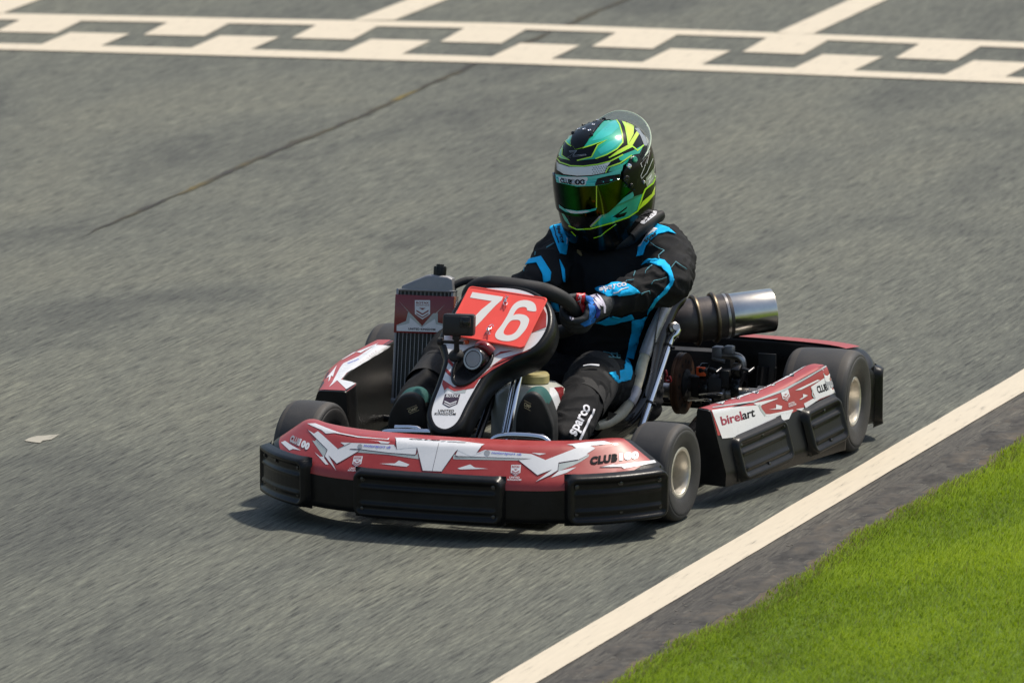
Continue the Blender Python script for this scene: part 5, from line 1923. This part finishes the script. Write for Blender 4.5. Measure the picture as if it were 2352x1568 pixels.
# grid lane lines running up the track from the start line
for n_, pts in enumerate(([(812, 49), (905, 49), (1030, 0), (940, 0)], [(1780, 79), (1868, 80), (2040, 0), (1955, 0)], [(-90, 35), (0, 35), (95, 0), (0, 0)])):
    a, b, c_, d = [V((*chk(*q), .004)) for q in pts]
    e = (d - a) * 6
    f_ = (c_ - b) * 6
    structure(link('grid_line', [a, b, b + f_, a + e], [[0, 1, 2, 3]], PAINT, None, smooth=False))
# stray dab of paint on the left
a = [V((*chk(*q), .002)) for q in ((56, 1013), (66, 1007), (84, 1002), (104, 1001), (137, 998), (128, 1004), (118, 1010), (98, 1013), (92, 1018), (74, 1016))]
structure(link('paint_mark', a, [list(range(10))], paint('faint paint', (.36, .335, .27), .7), None, smooth=False))

# construction joint down the middle of the track, moss in places
m, nt, p = newmat('mossy joint')
geo = N(nt, 'ShaderNodeNewGeometry')
t = N(nt, 'ShaderNodeTexNoise', Scale=2.2, Detail=5.)
nt.links.new(geo.outputs['Position'], t.inputs['Vector'])
r_ = ramp(nt, t.outputs[0], [(.42, (.030, .028, .024)), (.56, (.055, .047, .025)), (.68, (.16, .115, .02))])
nt.links.new(r_.outputs[0], p.inputs['Base Color'])
p.inputs['Roughness'].default_value = .9
j0, j1 = at(150, 562, 'z', 0), at(1102, 146, 'z', 0)
vs, fs = [], []
n = 400
for i in range(n + 1):
    q = j0.lerp(j1, -.15 + i / n * 2.2)
    tt = -.15 + i / n * 2.2
    wd = max(0, (.012 + .020 * noise.noise((q.y * 2.3, 1, 0)) + .014 * noise.noise((q.y * 11, 4, 0))) * min(1, max(0, (tt - .02) * 6)) + .006 * min(1, max(0, tt * 5)))
    dx = .022 * noise.noise((q.y * .9, 9, 0)) + .010 * noise.noise((q.y * 6, 2, 0))
    vs += [(q.x + dx - wd * .7, q.y, .003), (q.x + dx + wd * .55, q.y, .003)]
    if i:
        fs.append([2 * i - 2, 2 * i - 1, 2 * i + 1, 2 * i])
structure(link('track_joint', vs, fs, m, None, smooth=False))

# verge: crumbling edge strip, then earth and grass
EARTH = mat('dry earth', (.10, .075, .05), .95, var=.4, vscale=14, bump=.6, bscale=60)


def gx(y):
    """edge of the turf"""
    return ex(y) + .275 + .045 * noise.noise((y * 1.1, 5, 0)) + .034 * noise.noise((y * 4.3, 2, 0)) + .010 * noise.noise((y * 13., 2, 4)) + .006 * (y + 2.4)


vs, fs = [], []
for i in range(301):
    y = -9 + 33 * i / 300
    e0 = gx(y)
    vs += [(e0 - .06, y, -.004), (e0 + .03, y, .010), (e0 + .15, y, .018), (60, y, .02)]
    if i:
        for k in range(3):
            fs.append([4 * i - 4 + k, 4 * i - 3 + k, 4 * i + 1 + k, 4 * i + k])
mi = [k_ % 3 > 0 for k_ in range(len(fs))]
structure(link('turf_base', vs, fs, [EARTH, mat('turf thatch', (.10, .16, .014), .95, var=.4, vscale=20)], None, midx=[int(k_) for k_ in mi]))

# crumbling shoulder: humps of dirt and broken tarmac along the turf
vs, fs = [], []
n0, m0 = 900, 16
for i in range(n0 + 1):
    y = -4.5 + 9.5 * i / n0
    e0 = gx(y)
    for j in range(m0 + 1):
        x = e0 - .17 + .25 * j / m0
        t = j / m0
        env = math.sin(PI * min(1, max(0, t))) ** .8
        hgt = .010 * noise.noise((x * 16, y * 7, 0)) + .010 * abs(noise.noise((x * 38, y * 20, 3))) + .005 * noise.noise((x * 90, y * 60, 5))
        vs.append((x, y, -.006 + env * (.0085 + hgt)))
for i in range(n0):
    for j in range(m0):
        k_ = i * (m0 + 1) + j
        fs.append([k_, k_ + 1, k_ + m0 + 2, k_ + m0 + 1])
m, nt, p = newmat('dirt and broken tarmac')
geo = N(nt, 'ShaderNodeNewGeometry')
t = N(nt, 'ShaderNodeTexNoise', Scale=16., Detail=8., Roughness=.65)
mp_ = N(nt, 'ShaderNodeMapping')
mp_.inputs['Scale'].default_value = (1, .45, 1)
nt.links.new(geo.outputs['Position'], mp_.inputs['Vector'])
nt.links.new(mp_.outputs[0], t.inputs['Vector'])
r_ = ramp(nt, t.outputs[0], [(.32, (.024, .022, .020)), (.46, (.055, .051, .045)), (.60, (.085, .074, .060)), (.76, (.13, .105, .075))])
nt.links.new(r_.outputs[0], p.inputs['Base Color'])
p.inputs['Roughness'].default_value = .95
structure(link('verge_dirt', vs, fs, m, None, sharp=0))

# loose grit on the verge
rng = random.Random(3)
g = G()
for i in range(420):
    y = rng.uniform(-3.2, 2.4)
    x = ex(y) + .115 + rng.random() ** .7 * .2
    r_ = rng.uniform(.0012, .0034)
    g.box((x, y, r_ * .3), (r_ * 2, r_ * 2.6, r_), 0, Matrix.Rotation(rng.random() * 6, 4, 'Z'))
o = g.build('verge_grit', mat('grey grit', (.10, .09, .075), .9, var=.5, vscale=60), None, smooth=False)
o['kind'] = 'stuff'

# grass blades
m, nt, p = newmat('lawn grass')
at_ = N(nt, 'ShaderNodeAttribute')
at_.attribute_name = 'tint'
rp = ramp(nt, at_.outputs['Fac'], [(0, (.20, .17, .05)), (.10, (.13, .21, .010)), (.5, (.255, .365, .013)), (1, (.37, .48, .024))])
nt.links.new(rp.outputs[0], p.inputs['Base Color'])
p.inputs['Roughness'].default_value = .65
p.inputs['Specular IOR Level'].default_value = .25
tr = N(nt, 'ShaderNodeBsdfTranslucent')
nt.links.new(rp.outputs[0], tr.inputs['Color'])
mxs = N(nt, 'ShaderNodeMixShader')
mxs.inputs[0].default_value = .45
nt.links.new(p.outputs[0], mxs.inputs[1])
nt.links.new(tr.outputs[0], mxs.inputs[2])
nt.links.new(mxs.outputs[0], nt.nodes['Material Output'].inputs['Surface'])
vs, fs, tint = [], [], []
NB = 330000
for i in range(NB):
    far = i % 5 == 0
    y = rng.uniform(-3.4, 3.0) if not far else rng.uniform(-6, 8)
    e0 = gx(y)
    x = e0 + (rng.random() ** 1.25) * (1.35 if not far else 5.0)
    de = x - e0
    cl = noise.noise((x * 3, y * 1.6, 1))
    cl2 = noise.noise((x * 9, y * 4, 8))
    edge = min(1, de / .10 + .08)
    if rng.random() > edge:
        continue
    h = (.017 + .007 * cl + .011 * rng.random()) * (.55 + .45 * edge)
    a = rng.gauss(0, .34) + (PI if rng.random() < .5 else 0)     # mown along the track
    lean = rng.uniform(.9, 2.6) * h
    dx, dy = math.sin(a) * lean * .5, math.cos(a) * lean
    w = rng.uniform(.0007, .0015)
    b = rng.random() * PI
    wx, wy = math.cos(b) * w, math.sin(b) * w * .5
    z0 = .012 if de > .03 else .004
    n = len(vs)
    vs += [(x - wx, y - wy, z0), (x + wx, y + wy, z0), (x + dx * .4 + wx * .8, y + dy * .4 + wy * .8, z0 + h * .65), (x + dx * .4 - wx * .8, y + dy * .4 - wy * .8, z0 + h * .65), (x + dx, y + dy, z0 + h)]
    fs += [(n, n + 1, n + 2, n + 3), (n + 3, n + 2, n + 4)]
    t_ = min(1, max(.06, .52 + .42 * cl + .2 * cl2 + rng.gauss(0, .14)))
    if de < .09 and rng.random() < .45:
        t_ = rng.random() * .12
    if rng.random() < .012:
        t_ = .02
    tint += [t_] * 5
me = bpy.data.meshes.new('grass')
me.from_pydata(vs, [], fs)
ca = me.attributes.new('tint', 'FLOAT', 'POINT')
ca.data.foreach_set('value', tint)
me.materials.append(m)
o = bpy.data.objects.new('grass', me)
COL.objects.link(o)
tag(o, 'short bright green grass along the track edge', 'grass', kind='stuff')

# ================================================================== LIGHT
SUN = V((.36, .44, 1)).normalized()
el, az = math.asin(SUN.z), math.atan2(SUN.x, SUN.y)
w = bpy.data.worlds.new("World")
S.world = w
w.use_nodes = True
nt = w.node_tree
bg = nt.nodes['Background']
sky = nt.nodes.new('ShaderNodeTexSky')
sky.sky_type = 'NISHITA'
sky.sun_disc = False
sky.sun_elevation = el
sky.sun_rotation = az
sky.air_density = 1.3
sky.dust_density = 2.5
nt.links.new(sky.outputs[0], bg.inputs[0])
bg.inputs[1].default_value = .10
sl = bpy.data.lights.new("sun", 'SUN')
sl.energy = 3.4
sl.angle = R(4)
sl.color = (1, .93, .82)
so = bpy.data.objects.new("sun", sl)
COL.objects.link(so)
so.rotation_euler = (-SUN).to_track_quat('-Z', 'Y').to_euler()
so.location = (6, 6, 12)
S.view_settings.view_transform = 'Standard'
S.view_settings.look = 'None'
S.view_settings.exposure = .28
S.view_settings.gamma = 1
S.render.film_transparent = False
S.cycles.max_bounces = 6
S.cycles.use_denoising = True
